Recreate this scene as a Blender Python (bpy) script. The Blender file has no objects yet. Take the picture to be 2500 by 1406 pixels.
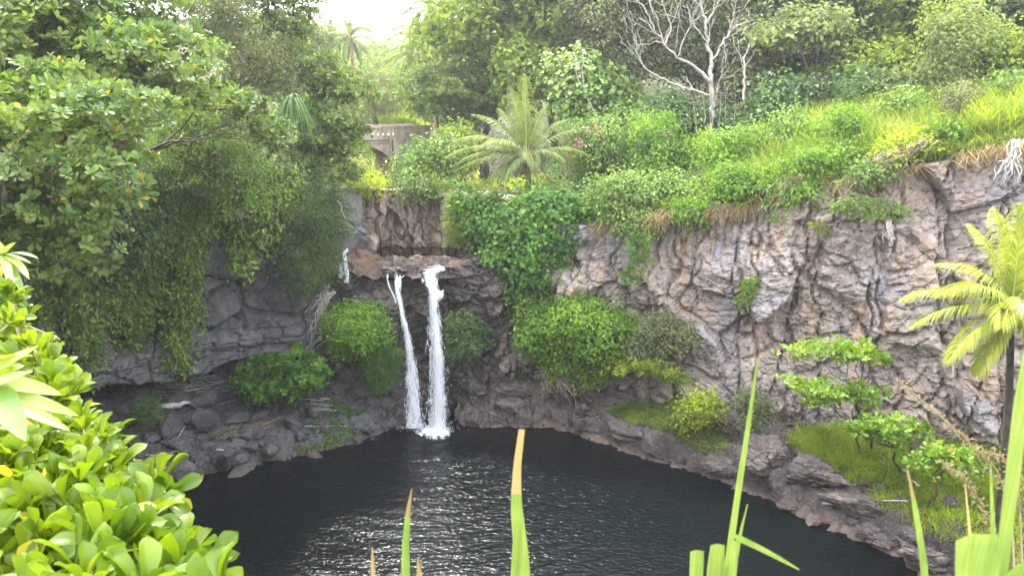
import bpy, math, random
import numpy as np
from mathutils import Matrix, Vector

random.seed(7)
RNG = np.random.default_rng(11)
scene = bpy.context.scene
COL = scene.collection

# ------------------------------------------------------------------ camera
EYE, PITCH, FPX = 16.0, math.radians(14.5), 1720.0
cam_data = bpy.data.cameras.new("camera")
cam = bpy.data.objects.new("camera", cam_data)
COL.objects.link(cam)
cam.location = (0, 0, EYE)
cam.rotation_euler = (math.pi / 2 - PITCH, 0, 0)
cam_data.sensor_width = 36.0
cam_data.lens = 36.0 * FPX / 2500.0
cam_data.clip_start = 0.05
cam_data.clip_end = 6000
cam_data.dof.use_dof = True
cam_data.dof.focus_distance = 16.0
cam_data.dof.aperture_fstop = 6.0
scene.camera = cam

# ------------------------------------------------------------------ sky and sun
SUN_EL, SUN_AZ = math.radians(61), math.radians(-21)      # azimuth measured from +Y towards +X
world = bpy.data.worlds.new("World")
scene.world = world
world.use_nodes = True
wn, wl = world.node_tree.nodes, world.node_tree.links
wn.clear()
w_out = wn.new("ShaderNodeOutputWorld")
w_bg = wn.new("ShaderNodeBackground")
w_sky = wn.new("ShaderNodeTexSky")
w_sky.sky_type = 'NISHITA'
w_sky.sun_disc = False
w_sky.sun_elevation = SUN_EL
w_sky.sun_rotation = SUN_AZ
w_sky.altitude = 20
w_sky.air_density = 1.0
w_sky.dust_density = 4.0
w_sky.ozone_density = 1.0
w_bg.inputs["Strength"].default_value = 0.15
w_mix = wn.new("ShaderNodeMix"); w_mix.data_type = 'RGBA'       # thin white cloud veil over the whole sky
w_mix.inputs[0].default_value = 0.7
w_mix.inputs[7].default_value = (11.0, 11.1, 11.4, 1)
wl.new(w_sky.outputs[0], w_mix.inputs[6])
wl.new(w_mix.outputs[2], w_bg.inputs["Color"])
wl.new(w_bg.outputs[0], w_out.inputs["Surface"])

sun_data = bpy.data.lights.new("sun", 'SUN')
sun = bpy.data.objects.new("sun", sun_data)
COL.objects.link(sun)
sun_data.energy = 2.3
sun_data.angle = math.radians(4.0)
sun_data.color = (1.0, 0.95, 0.86)
sd = Vector((math.sin(SUN_AZ) * math.cos(SUN_EL), math.cos(SUN_AZ) * math.cos(SUN_EL), math.sin(SUN_EL)))
sun.rotation_euler = sd.to_track_quat('Z', 'Y').to_euler()
sun.location = (0, 0, 60)

vs = scene.view_settings
vs.view_transform = 'Standard'; vs.look = 'None'; vs.gamma = 1.0; vs.use_curve_mapping = False
vs.exposure = 2.15
HAZE = 0.0006
scene.render.engine = 'CYCLES'
scene.cycles.use_denoising = True
scene.cycles.max_bounces = 8
scene.cycles.transparent_max_bounces = 24
scene.cycles.volume_bounces = 0
scene.cycles.caustics_reflective = False
scene.cycles.caustics_refractive = False

# ------------------------------------------------------------------ pixel -> world
CP, SP = math.cos(PITCH), math.sin(PITCH)
def ray(u, v):
    u = np.asarray(u, float); v = np.asarray(v, float)
    x = (u - 1250.0) / FPX; y = -(v - 703.0) / FPX
    return np.stack([x, CP + y * SP, -SP + y * CP], -1)
def at(u, v, Y):                       # the point at forward distance Y on the line of sight
    d = ray(u, v); t = np.asarray(Y, float) / d[..., 1]
    p = d * t[..., None]; p[..., 2] += EYE
    return p
def atz(u, v, z):
    d = ray(u, v); t = (np.asarray(z, float) - EYE) / d[..., 2]
    p = d * t[..., None]; p[..., 2] += EYE
    return p
def scale_at(v, Y):                    # metres per photo pixel
    d = ray(1250, v); return float(Y / d[1] / FPX)
def project(P):
    P = np.asarray(P, float); q = P - np.array([0, 0, EYE])
    fw = q[..., 1] * CP - q[..., 2] * SP; up = q[..., 1] * SP + q[..., 2] * CP
    return 1250 + FPX * q[..., 0] / fw, 703 - FPX * up / fw, fw

# ------------------------------------------------------------------ numpy noise
def _h(ix, iy, iz, seed):
    n = (ix.astype(np.int64) * 73856093) ^ (iy.astype(np.int64) * 19349663) ^ (iz.astype(np.int64) * 83492791) ^ (seed * 2654435761)
    n = n.astype(np.uint64) & np.uint64(0xFFFFFFFF)
    n = (n ^ (n >> np.uint64(16))) * np.uint64(0x45d9f3b) & np.uint64(0xFFFFFFFF)
    n = (n ^ (n >> np.uint64(16))) * np.uint64(0x45d9f3b) & np.uint64(0xFFFFFFFF)
    n = n ^ (n >> np.uint64(16))
    return n.astype(np.float64) / 4294967295.0
def vnoise(p, seed=0):
    p = np.asarray(p, float); f = np.floor(p); r = p - f; i = f.astype(np.int64)
    w = r * r * r * (r * (r * 6 - 15) + 10)
    out = 0
    for dx in (0, 1):
        wx = w[..., 0] if dx else 1 - w[..., 0]
        for dy in (0, 1):
            wy = w[..., 1] if dy else 1 - w[..., 1]
            for dz in (0, 1):
                wz = w[..., 2] if dz else 1 - w[..., 2]
                out = out + wx * wy * wz * _h(i[..., 0] + dx, i[..., 1] + dy, i[..., 2] + dz, seed)
    return out * 2 - 1
def fbm(p, octaves=4, seed=0, gain=0.5, lac=2.07):
    p = np.asarray(p, float); a, s, o = 1.0, 0.0, 0
    for k in range(octaves):
        o = o + a * vnoise(p + 17.3 * k, seed + k); s += a; a *= gain; p = p * lac
    return o / s
def voro(p, seed=0):
    """F1, F2, random of the nearest cell, tilt: a random plane through each cell."""
    p = np.asarray(p, float); i = np.floor(p).astype(np.int64)
    n = p.shape[0]; f1 = np.full(n, 9.0); f2 = np.full(n, 9.0); rid = np.zeros(n); tl = np.zeros(n)
    for dx in (-1, 0, 1):
        for dy in (-1, 0, 1):
            for dz in (-1, 0, 1):
                cx, cy, cz = i[:, 0] + dx, i[:, 1] + dy, i[:, 2] + dz
                vx = cx + _h(cx, cy, cz, seed) - p[:, 0]; vy = cy + _h(cx, cy, cz, seed + 1) - p[:, 1]; vz = cz + _h(cx, cy, cz, seed + 2) - p[:, 2]
                d = np.sqrt(vx * vx + vy * vy + vz * vz)
                c = d < f1
                r = _h(cx, cy, cz, seed + 3); r2 = _h(cx, cy, cz, seed + 4); r3 = _h(cx, cy, cz, seed + 5)
                f2 = np.where(c, f1, np.minimum(f2, d)); f1 = np.where(c, d, f1)
                rid = np.where(c, r, rid); tl = np.where(c, vx * (r2 - .5) + vy * (r2 - .5) + vz * (r3 - .5), tl)
    return f1, f2, rid, tl
def sstep(a, b, x):
    t = np.clip((x - a) / (b - a), 0, 1); return t * t * (3 - 2 * t)
def unit(v): return v / np.maximum(np.linalg.norm(v, axis=-1, keepdims=True), 1e-9)

# ------------------------------------------------------------------ mesh helpers
def mesh_of(name, V, faces, smooth=False, uv=None):
    V = np.asarray(V, np.float32); me = bpy.data.meshes.new(name)
    faces = [np.asarray(f, np.int32) for f in faces if len(f)]
    me.vertices.add(len(V)); me.vertices.foreach_set("co", V.ravel())
    idx = np.concatenate([f.ravel() for f in faces])
    tot = np.concatenate([np.full(len(f), f.shape[1], np.int32) for f in faces])
    start = np.concatenate([[0], np.cumsum(tot)[:-1]]).astype(np.int32)
    me.loops.add(len(idx)); me.loops.foreach_set("vertex_index", idx)
    me.polygons.add(len(tot)); me.polygons.foreach_set("loop_start", start)
    me.polygons.foreach_set("use_smooth", np.full(len(tot), bool(smooth)))
    if uv is not None:
        l = me.uv_layers.new(name="flow"); l.data.foreach_set("uv", np.asarray(uv, np.float32)[idx].ravel())
    me.update(calc_edges=True)
    return me
def tag(o, label=None, cat=None, group=None, kind=None):
    if label: o["label"] = label
    if cat: o["category"] = cat
    if group: o["group"] = group
    if kind: o["kind"] = kind
    return o
def obj(name, me, mat=None, parent=None, loc=None):
    o = bpy.data.objects.new(name, me); COL.objects.link(o)
    if mat is not None and not me.materials: me.materials.append(mat)
    if parent is not None: o.parent = parent
    if loc is not None: o.location = loc
    return o
def part(name, V, faces, mat, root, smooth=False):          # V in world space, stored relative to its root
    return obj(name, mesh_of(name, np.asarray(V) - np.array(root.location), faces, smooth), mat, root)
def empty(name, loc, label=None, cat=None, group=None):
    o = bpy.data.objects.new(name, None); COL.objects.link(o); o.location = [float(x) for x in loc]
    o.empty_display_size = 0.3
    return tag(o, label, cat, group)
def grid_faces(n, m, off=0):            # quads of an n x m vertex grid
    a = np.arange(n * m).reshape(n, m) + off
    return np.stack([a[:-1, :-1], a[1:, :-1], a[1:, 1:], a[:-1, 1:]], -1).reshape(-1, 4)

class Soup:
    def __init__(s): s.V = []; s.F = {}; s.n = 0
    def add(s, V, *faces):
        V = np.asarray(V, float)
        for f in faces:
            f = np.asarray(f, np.int64)
            if len(f): s.F.setdefault(f.shape[1], []).append(f + s.n)
        s.V.append(V); s.n += len(V)
    def tube(s, P, r, k=5, cap=True):
        P = np.asarray(P, float); n = len(P); r = np.broadcast_to(np.asarray(r, float), (n,))
        T = unit(np.gradient(P, axis=0)); ref = np.array([0.31, 0.2, 0.93]) if abs(T[0][2]) < .9 else np.array([0.9, .3, .1])
        A = unit(np.cross(T, ref)); B = np.cross(T, A)
        th = np.arange(k) / k * 2 * np.pi
        V = P[:, None] + r[:, None, None] * (A[:, None] * np.cos(th)[None, :, None] + B[:, None] * np.sin(th)[None, :, None])
        a = np.arange(n * k).reshape(n, k); b = np.roll(a, -1, 1)
        Q = np.stack([a[:-1], b[:-1], b[1:], a[1:]], -1).reshape(-1, 4)
        if cap: s.add(V.reshape(-1, 3), Q, a[0][::-1][None] if k > 4 else a[0][::-1][None], a[-1][None])
        else: s.add(V.reshape(-1, 3), Q)
    def faces(s): return [np.concatenate(f) for f in s.F.values()]
    def verts(s): return np.concatenate(s.V)
    def part(s, name, mat, root, smooth=True): return part(name, s.verts(), s.faces(), mat, root, smooth)
    def obj(s, name, mat, smooth=True): return obj(name, mesh_of(name, s.verts(), s.faces(), smooth), mat)
def wander(a, b, n=6, amp=.1, seed=None, sag=0.0):          # a crooked line from a to b
    a = np.asarray(a, float); b = np.asarray(b, float); t = np.linspace(0, 1, n)[:, None]
    L = np.linalg.norm(b - a); w = RNG.normal(0, 1, (n, 3)) * amp * L * np.sin(np.pi * t)
    w[1:-1] = (w[1:-1] + w[:-2]) * .6
    p = a + (b - a) * t + w; p[:, 2] -= sag * L * (np.sin(np.pi * t[:, 0]))
    return p

# ------------------------------------------------------------------ materials
def nmat(name):
    m = bpy.data.materials.new(name); m.use_nodes = True; nt = m.node_tree; nt.nodes.clear()
    out = nt.nodes.new("ShaderNodeOutputMaterial")
    return m, nt, out
def N(nt, t, **kw):
    n = nt.nodes.new(t)
    for k, v in kw.items():
        if k.startswith("i_"):
            key = k[2:]; n.inputs[int(key) if key.isdigit() else key.replace("_", " ")].default_value = v
        else: setattr(n, k, v)
    return n
def ramp(nt, stops, interp='LINEAR'):
    r = nt.nodes.new("ShaderNodeValToRGB"); cr = r.color_ramp; cr.interpolation = interp
    while len(cr.elements) < len(stops): cr.elements.new(0.5)
    for e, (p, c) in zip(cr.elements, stops): e.position = p; e.color = (*c, 1) if len(c) == 3 else c
    return r
def leaf_mat(name, c1, c2, c3, trans=0.42, rough=0.42, spec=0.35, yellow=None):
    """leaves: colour varies leaf by leaf, thin enough to let light through"""
    m, nt, out = nmat(name); L = nt.links.new
    g = N(nt, "ShaderNodeNewGeometry"); oi = N(nt, "ShaderNodeObjectInfo")
    add = N(nt, "ShaderNodeMath", operation='ADD'); fr = N(nt, "ShaderNodeMath", operation='FRACT')
    L(g.outputs["Random Per Island"], add.inputs[0]); L(oi.outputs["Random"], add.inputs[1]); L(add.outputs[0], fr.inputs[0])
    stops = [(0.0, c1), (0.45, c2), (0.93, c3)]
    if yellow: stops += [(0.982, c3), (0.995, yellow)]
    cr = ramp(nt, stops); L(fr.outputs[0], cr.inputs[0])
    no = N(nt, "ShaderNodeTexNoise", i_Scale=0.55, i_Detail=2.0)
    L(g.outputs["Position"], no.inputs["Vector"])
    hs = N(nt, "ShaderNodeHueSaturation"); mr = N(nt, "ShaderNodeMapRange", i_1=0.3, i_2=0.7, i_3=0.75, i_4=1.3)
    mh = N(nt, "ShaderNodeMapRange", i_1=0.3, i_2=0.7, i_3=0.512, i_4=0.488)
    L(no.outputs[0], mr.inputs[0]); L(mr.outputs[0], hs.inputs["Value"]); L(no.outputs[0], mh.inputs[0]); L(mh.outputs[0], hs.inputs["Hue"])
    L(cr.outputs[0], hs.inputs["Color"])
    p = N(nt, "ShaderNodeBsdfPrincipled", i_Roughness=rough); p.inputs["Specular IOR Level"].default_value = spec
    L(hs.outputs[0], p.inputs["Base Color"])
    tr = N(nt, "ShaderNodeBsdfTranslucent"); tc = N(nt, "ShaderNodeMix", data_type='RGBA', blend_type='MULTIPLY'); tc.inputs[0].default_value = 1.0
    tc.inputs[7].default_value = (1.55, 1.5, 0.5, 1); L(hs.outputs[0], tc.inputs[6]); L(tc.outputs[2], tr.inputs[0])
    mx = N(nt, "ShaderNodeMixShader"); mx.inputs[0].default_value = trans
    L(p.outputs[0], mx.inputs[1]); L(tr.outputs[0], mx.inputs[2]); L(mx.outputs[0], out.inputs[0])
    return m
def rock_mat(name, dark, mid, light, lichen=0.0, patch=None, patch_amt=0.0, scale=1.0, rough=0.85, bump=0.6, low=None, stretch=(1, 1, 1), spec=.3, streak=None, crackdark=.5):
    m, nt, out = nmat(name); L = nt.links.new
    g = N(nt, "ShaderNodeNewGeometry")
    mp = N(nt, "ShaderNodeMapping"); mp.inputs["Scale"].default_value = stretch; L(g.outputs["Position"], mp.inputs[0])
    n1 = N(nt, "ShaderNodeTexNoise", i_Scale=0.5 * scale, i_Detail=5.0, i_Roughness=0.62); L(mp.outputs[0], n1.inputs["Vector"])
    n2 = N(nt, "ShaderNodeTexNoise", i_Scale=3.2 * scale, i_Detail=7.0, i_Roughness=0.68); L(mp.outputs[0], n2.inputs["Vector"])
    mixv = N(nt, "ShaderNodeMath", operation='MULTIPLY_ADD'); mixv.inputs[1].default_value = 0.55
    half = N(nt, "ShaderNodeMath", operation='MULTIPLY'); half.inputs[1].default_value = 0.5
    L(n1.outputs[0], mixv.inputs[0]); L(n2.outputs[0], half.inputs[0]); L(half.outputs[0], mixv.inputs[2])
    cr = ramp(nt, [(0.36, dark), (0.52, mid), (0.68, light)]); L(mixv.outputs[0], cr.inputs[0])
    col = cr.outputs[0]
    def over(col, fac, c):
        x = N(nt, "ShaderNodeMix", data_type='RGBA'); L(fac, x.inputs[0]); L(col, x.inputs[6]); x.inputs[7].default_value = (*c, 1); return x.outputs[2]
    if patch:
        n3 = N(nt, "ShaderNodeTexNoise", i_Scale=0.33 * scale, i_Detail=4.0); o3 = N(nt, "ShaderNodeVectorMath", operation='ADD'); o3.inputs[1].default_value = (31, 7, 12)
        L(g.outputs["Position"], o3.inputs[0]); L(o3.outputs[0], n3.inputs["Vector"])
        r3 = N(nt, "ShaderNodeMapRange", i_1=0.52, i_2=0.62, i_3=0.0, i_4=patch_amt); L(n3.outputs[0], r3.inputs[0]); col = over(col, r3.outputs[0], patch)
    if streak:                          # vertical mineral stains
        ms = N(nt, "ShaderNodeMapping"); ms.inputs["Scale"].default_value = (1.5, 1.5, 0.12); L(g.outputs["Position"], ms.inputs[0])
        n5 = N(nt, "ShaderNodeTexNoise", i_Scale=1.0, i_Detail=5.0); L(ms.outputs[0], n5.inputs["Vector"])
        r5 = N(nt, "ShaderNodeMapRange", i_1=0.52, i_2=0.68, i_3=0.0, i_4=0.6); L(n5.outputs[0], r5.inputs[0]); col = over(col, r5.outputs[0], streak)
    if lichen > 0:
        n4 = N(nt, "ShaderNodeTexNoise", i_Scale=9.0 * scale, i_Detail=4.0, i_Roughness=0.7); L(g.outputs["Position"], n4.inputs["Vector"])
        r4 = N(nt, "ShaderNodeMapRange", i_1=0.60, i_2=0.68, i_3=0.0, i_4=lichen); L(n4.outputs[0], r4.inputs[0]); col = over(col, r4.outputs[0], (.42, .42, .41))
    if low:                             # the wave-washed band just above the pool
        sx = N(nt, "ShaderNodeSeparateXYZ"); L(g.outputs["Position"], sx.inputs[0])
        ns = N(nt, "ShaderNodeMath", operation='MULTIPLY_ADD'); ns.inputs[1].default_value = -0.9; L(n1.outputs[0], ns.inputs[0]); L(sx.outputs[2], ns.inputs[2])
        rl = N(nt, "ShaderNodeMapRange", i_1=low[1], i_2=low[1] - .25, i_3=0.0, i_4=0.65); L(ns.outputs[0], rl.inputs[0]); col = over(col, rl.outputs[0], low[0])
    v = N(nt, "ShaderNodeTexVoronoi", feature='DISTANCE_TO_EDGE', i_Scale=1.7 * scale)
    wv = N(nt, "ShaderNodeVectorMath", operation='MULTIPLY_ADD'); wv.inputs[1].default_value = (.5, .5, .5); L(n2.outputs["Color"], wv.inputs[0]); L(mp.outputs[0], wv.inputs[2]); L(wv.outputs[0], v.inputs["Vector"])
    cm = N(nt, "ShaderNodeMapRange", i_1=0.0, i_2=0.05, i_3=0.0, i_4=1.0); L(v.outputs["Distance"], cm.inputs[0])
    b1 = N(nt, "ShaderNodeBump", i_Strength=bump, i_Distance=0.10); L(n2.outputs[0], b1.inputs["Height"])
    b2 = N(nt, "ShaderNodeBump", i_Strength=bump * crackdark, i_Distance=0.05); L(cm.outputs[0], b2.inputs["Height"]); L(b1.outputs[0], b2.inputs["Normal"])
    p = N(nt, "ShaderNodeBsdfPrincipled", i_Roughness=rough); p.inputs["Specular IOR Level"].default_value = spec
    L(col, p.inputs["Base Color"]); L(b2.outputs[0], p.inputs["Normal"]); L(p.outputs[0], out.inputs[0])
    return m
def bark_mat(name, c1, c2, scale=6.0, rough=.9):
    m, nt, out = nmat(name); L = nt.links.new
    g = N(nt, "ShaderNodeNewGeometry"); mp = N(nt, "ShaderNodeMapping"); mp.inputs["Scale"].default_value = (1, 1, .35); L(g.outputs["Position"], mp.inputs[0])
    n = N(nt, "ShaderNodeTexNoise", i_Scale=scale, i_Detail=5.0, i_Roughness=.65); L(mp.outputs[0], n.inputs["Vector"])
    cr = ramp(nt, [(0.38, c1), (0.62, c2)]); L(n.outputs[0], cr.inputs[0])
    b = N(nt, "ShaderNodeBump", i_Strength=0.5, i_Distance=0.03); L(n.outputs[0], b.inputs["Height"])
    p = N(nt, "ShaderNodeBsdfPrincipled", i_Roughness=rough); L(cr.outputs[0], p.inputs["Base Color"]); L(b.outputs[0], p.inputs["Normal"]); L(p.outputs[0], out.inputs[0])
    return m

M = {}
M['almond'] = leaf_mat("almond_leaf", (.060, .110, .026), (.102, .168, .036), (.155, .225, .052), trans=.34, rough=.5, spec=.32, yellow=(.34, .26, .03))
M['almond_bright'] = leaf_mat("bright_almond_leaf", (.115, .215, .018), (.16, .28, .022), (.22, .35, .03), trans=.40, rough=.38, spec=.45, yellow=(.40, .20, .03))  # brighter, yellower leaf colour of the ledge saplings
M['olive'] = leaf_mat("olive_leaf", (.085, .115, .045), (.130, .160, .065), (.190, .215, .095), trans=.30, rough=.5)
M['broad'] = leaf_mat("broad_leaf", (.070, .125, .024), (.130, .200, .032), (.220, .300, .042), trans=.42, rough=.6, spec=.15)
M['heart'] = leaf_mat("heart_leaf", (.045, .115, .020), (.075, .175, .026), (.120, .245, .038), trans=.36, rough=.6, spec=.15)
M['vine'] = leaf_mat("vine_leaf", (.085, .155, .028), (.135, .225, .038), (.20, .31, .050), trans=.22)
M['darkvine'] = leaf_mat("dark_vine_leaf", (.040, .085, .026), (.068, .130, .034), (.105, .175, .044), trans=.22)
M['shrub'] = leaf_mat("shrub_leaf", (.075, .165, .014), (.12, .235, .020), (.18, .31, .028), trans=.42)
M['yellowgreen'] = leaf_mat("yellow_green_leaf", (.17, .25, .025), (.25, .33, .03), (.34, .40, .04), trans=.45)
M['palegreen'] = leaf_mat("pale_leaf", (.12, .17, .060), (.17, .23, .075), (.25, .30, .09), trans=.38)
M['bluegreen'] = leaf_mat("blue_green_leaf", (.060, .105, .050), (.092, .150, .062), (.14, .20, .078), trans=.34, rough=.6, spec=.15)
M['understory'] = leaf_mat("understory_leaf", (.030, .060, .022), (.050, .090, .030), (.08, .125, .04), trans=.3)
M['drytwig'] = bark_mat("dry_twig", (.11, .085, .065), (.24, .20, .16), 9)
M['straw'] = leaf_mat("straw", (.20, .145, .075), (.30, .225, .115), (.40, .31, .17), trans=.3, rough=.7)
M['straw_grey'] = leaf_mat('washed_straw', (.13, .115, .09), (.22, .19, .145), (.32, .28, .22), trans=.2, rough=.8)
M['grass'] = leaf_mat("tall_grass", (.10, .17, .03), (.17, .25, .05), (.27, .31, .09), trans=.45, rough=.5)
M['grass_dark'] = leaf_mat("dark_grass", (.045, .115, .022), (.075, .165, .028), (.11, .22, .04), trans=.38)
M['grass_yellow'] = leaf_mat("yellow_grass", (.18, .27, .025), (.28, .37, .035), (.38, .43, .07), trans=.45)
def blade_mat(name, c1, c2, trans):
    m, nt, out = nmat(name); L = nt.links.new; g = N(nt, "ShaderNodeNewGeometry"); mp = N(nt, "ShaderNodeMapping"); mp.inputs["Scale"].default_value = (260, 40, 5); L(g.outputs["Position"], mp.inputs[0])
    n = N(nt, "ShaderNodeTexNoise", i_Scale=1.0, i_Detail=3.0); L(mp.outputs[0], n.inputs["Vector"]); n2 = N(nt, "ShaderNodeTexNoise", i_Scale=9.0, i_Detail=3.0); L(g.outputs["Position"], n2.inputs["Vector"])
    ad = N(nt, "ShaderNodeMath", operation='MULTIPLY_ADD'); ad.inputs[1].default_value = .5; L(n2.outputs[0], ad.inputs[0]); h = N(nt, "ShaderNodeMath", operation='MULTIPLY'); h.inputs[1].default_value = .5; L(n.outputs[0], h.inputs[0]); L(h.outputs[0], ad.inputs[2])
    cr = ramp(nt, [(.38, c1), (.62, c2)]); L(ad.outputs[0], cr.inputs[0]); p = N(nt, "ShaderNodeBsdfPrincipled", i_Roughness=.45); L(cr.outputs[0], p.inputs["Base Color"]); t = N(nt, "ShaderNodeBsdfTranslucent"); L(cr.outputs[0], t.inputs[0])
    x = N(nt, "ShaderNodeMixShader"); x.inputs[0].default_value = trans; L(p.outputs[0], x.inputs[1]); L(t.outputs[0], x.inputs[2]); L(x.outputs[0], out.inputs[0]); return m
M['grass_near'] = blade_mat("near_blade", (.13, .21, .035), (.26, .34, .07), .42)
M['old_near'] = leaf_mat("near_grass", (.16, .25, .05), (.20, .30, .06), (.25, .34, .08), trans=.5, rough=.45)
M['naupaka'] = leaf_mat("naupaka_leaf", (.072, .130, .008), (.104, .172, .010), (.148, .220, .014), trans=.40, rough=.33, spec=.45, yellow=(.5, .42, .04))
M['ginger'] = leaf_mat("ginger_leaf", (.13, .22, .06), (.19, .28, .08), (.28, .34, .09), trans=.4, rough=.35)
M['palm'] = leaf_mat("palm_leaflet", (.105, .160, .040), (.155, .21, .055), (.21, .26, .08), trans=.36, rough=.5, spec=.2)
M['palm_yellow'] = leaf_mat("yellow_palm_leaflet", (.20, .27, .04), (.30, .36, .05), (.40, .42, .07), trans=.42, rough=.38, spec=.4)  # yellow-green leaflet colour of the ledge palm
M['bark'] = bark_mat("brown_bark", (.06, .045, .035), (.14, .11, .085))
M['oldwood'] = bark_mat('grey_tan_dead_wood', (.21, .185, .16), (.46, .42, .375), 8)
M['palebark'] = bark_mat("pale_bark", (.30, .27, .24), (.62, .58, .53), 8)
M['whitebark'] = bark_mat("bleached_wood", (.30, .275, .255), (.58, .55, .52), 8)
M['root'] = bark_mat("root_bark", (.16, .12, .09), (.36, .29, .22), 10)
M['drift'] = bark_mat("grey_driftwood", (.17, .16, .15), (.44, .42, .39), 12)
M['palmtrunk'] = bark_mat("palm_trunk", (.035, .03, .026), (.10, .085, .07), 7)

M['cliff_left'] = rock_mat("grey_basalt", (.050, .049, .055), (.115, .112, .122), (.205, .202, .212), lichen=.3, streak=(.19, .18, .18), bump=.35)
M['cliff_fall'] = rock_mat("wet_brown_basalt", (.020, .017, .016), (.052, .042, .037), (.105, .083, .068), patch=(.16, .16, .19), patch_amt=.25, bump=.5, rough=.5, spec=.5)
M['cliff_back'] = rock_mat("weathered_basalt", (.105, .080, .068), (.29, .225, .185), (.46, .37, .31), streak=(.27, .17, .11), bump=.4, stretch=(1.4, 1.4, .5))
M['cliff_right'] = rock_mat("pink_tan_basalt", (.135, .110, .101), (.335, .276, .250), (.54, .455, .405), lichen=.3, patch=(.30, .30, .34), patch_amt=.6, streak=(.50, .36, .25), bump=.9)
M['boulder'] = rock_mat("dark_boulder", (.036, .034, .038), (.080, .076, .083), (.15, .145, .152), lichen=.6, bump=1.0, scale=1.6, low=((.10, .078, .066), -.18))
M['ledge'] = rock_mat("brown_ledge_rock", (.050, .042, .041), (.118, .098, .093), (.215, .182, .170), lichen=.6, bump=1.0, low=((.27, .195, .16), -.10))
M['soil'] = rock_mat("leaf_litter_soil", (.030, .026, .016), (.055, .05, .026), (.09, .085, .04), bump=.5)
# ------------------------------------------------------------------ the gorge rim in plan: x, y, height of the rim
RIM = np.array([(-.5, 1.5, 14.1), (-1.2, 3.2, 14.0), (-2.6, 5.2, 13.8), (-8, 7.5, 13.6), (-13, 12, 13.4), (-16, 18, 13), (-19, 24, 12.6), (-20.5, 29, 12.4),
                (-18.2, 32, 12.3), (-13, 34.9, 12.2), (-8.8, 35.6, 12.0), (-9.0, 39.2, 11.6), (-3, 40.4, 11.2), (-.4, 39.9, 11.1), (1.4, 37.2, 10.6), (4.4, 34.6, 10.3),
                (11, 31.8, 11.7), (17, 29.6, 13.7), (21, 28, 14.7), (29, 24.5, 15.4), (36, 15, 16), (22, 5, 15), (8, 1.6, 14.3), (1.2, 1.15, 14.25)])
def rim_dist(x, y):
    """signed distance to the gorge outline (negative inside) and the rim height nearest to each point"""
    x = np.asarray(x, float); y = np.asarray(y, float)
    best = np.full(x.shape, 1e9); zz = np.zeros(x.shape); ins = np.zeros(x.shape, bool)
    n = len(RIM)
    for k in range(n):
        a, b = RIM[k], RIM[(k + 1) % n]; ex, ey = b[0] - a[0], b[1] - a[1]
        t = np.clip(((x - a[0]) * ex + (y - a[1]) * ey) / (ex * ex + ey * ey), 0, 1)
        d = np.hypot(x - a[0] - t * ex, y - a[1] - t * ey); c = d < best
        best = np.where(c, d, best); zz = np.where(c, a[2] + t * (b[2] - a[2]), zz)
        cr = (a[1] > y) != (b[1] > y)
        with np.errstate(divide='ignore', invalid='ignore'):
            xi = a[0] + (y - a[1]) * ex / ey
        ins ^= cr & (x < xi)
    return np.where(ins, -best, best), zz
def ground_z(x, y):
    x = np.asarray(x, float); y = np.asarray(y, float)
    d, zr = rim_dist(x, y)
    xv = -4 - (y - 35) * .2
    e = x - xv
    floor = np.interp(y, [-50, 39, 44, 50, 63, 85, 110, 200, 300, 400, 470, 600, 1500], [11, 11.2, 10.6, 9.4, 9.4, 14.0, 17.5, 28, 42, 56, 60, 58, 20])
    side_r = .42 * np.clip(e - 7, 0, 26) + .12 * np.clip(e - 33, 0, 60)
    side_l = .42 * np.clip(-e - 7, 0, 22) + .12 * np.clip(-e - 29, 0, 60)
    hill = floor + np.where(y > 30, side_r + side_l, 0) * np.clip((y - 30) / 14, 0, 1) * np.clip(1.6 - y / 260, .15, 1)
    vm = np.where(y > 37, sstep(4, 10, np.abs(e)), 1.0)
    rise = zr + .30 * np.clip(d, 0, 12) * vm
    k = sstep(1.0, 14.0 - 7 * (1 - vm), d)
    z = rise * (1 - k) + np.maximum(hill, rise * .85 * vm) * k
    near = sstep(9, 4, np.hypot(x, y))
    z = z * (1 - near) + near * (zr + .02 * d)
    z = z + .35 * fbm(np.stack([x * .18, y * .18, x * 0], -1), 3, 5) * sstep(1, 6, d) * (1 - near)
    z = np.where(y > 90, z + 2.2 * fbm(np.stack([x * .02, y * .02, x * 0 + 3], -1), 3, 8), z)
    cut = .45 + 3.9 * sstep(-8.6, -10.2, x) * sstep(12, 15, y) * sstep(40, 37, y)
    return np.where(d < cut + .3, np.where(d < cut, -1.6, -1.6 + (z + 1.6) * np.clip((d - cut) / .3, 0, 1)), z)
def gz(x, y):
    z = float(ground_z(np.array([x]), np.array([y]))[0])
    return z if z > 1 or rim_dist(np.array([x]), np.array([y]))[0][0] < -2.5 else float(rim_dist(np.array([x]), np.array([y]))[1][0])

def axis_pts(lo, hi, fine_lo, fine_hi, step, grow=1.18):
    mid = list(np.arange(fine_lo, fine_hi + 1e-6, step)); s, v = step, fine_hi
    while v < hi: s *= grow; v += s; mid.append(v)
    s, v, pre = step, fine_lo, []
    while v > lo: s *= grow; v -= s; pre.append(v)
    return np.array(pre[::-1] + mid)
gx = axis_pts(-1500, 1500, -34, 42, .4); gy = axis_pts(-400, 2500, -4, 66, .4)
XX, YY = np.meshgrid(gx, gy, indexing='ij')
ZZ = ground_z(XX.ravel(), YY.ravel())
me = mesh_of("ground", np.stack([XX.ravel(), YY.ravel(), ZZ], -1), [grid_faces(len(gx), len(gy))], True)
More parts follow.
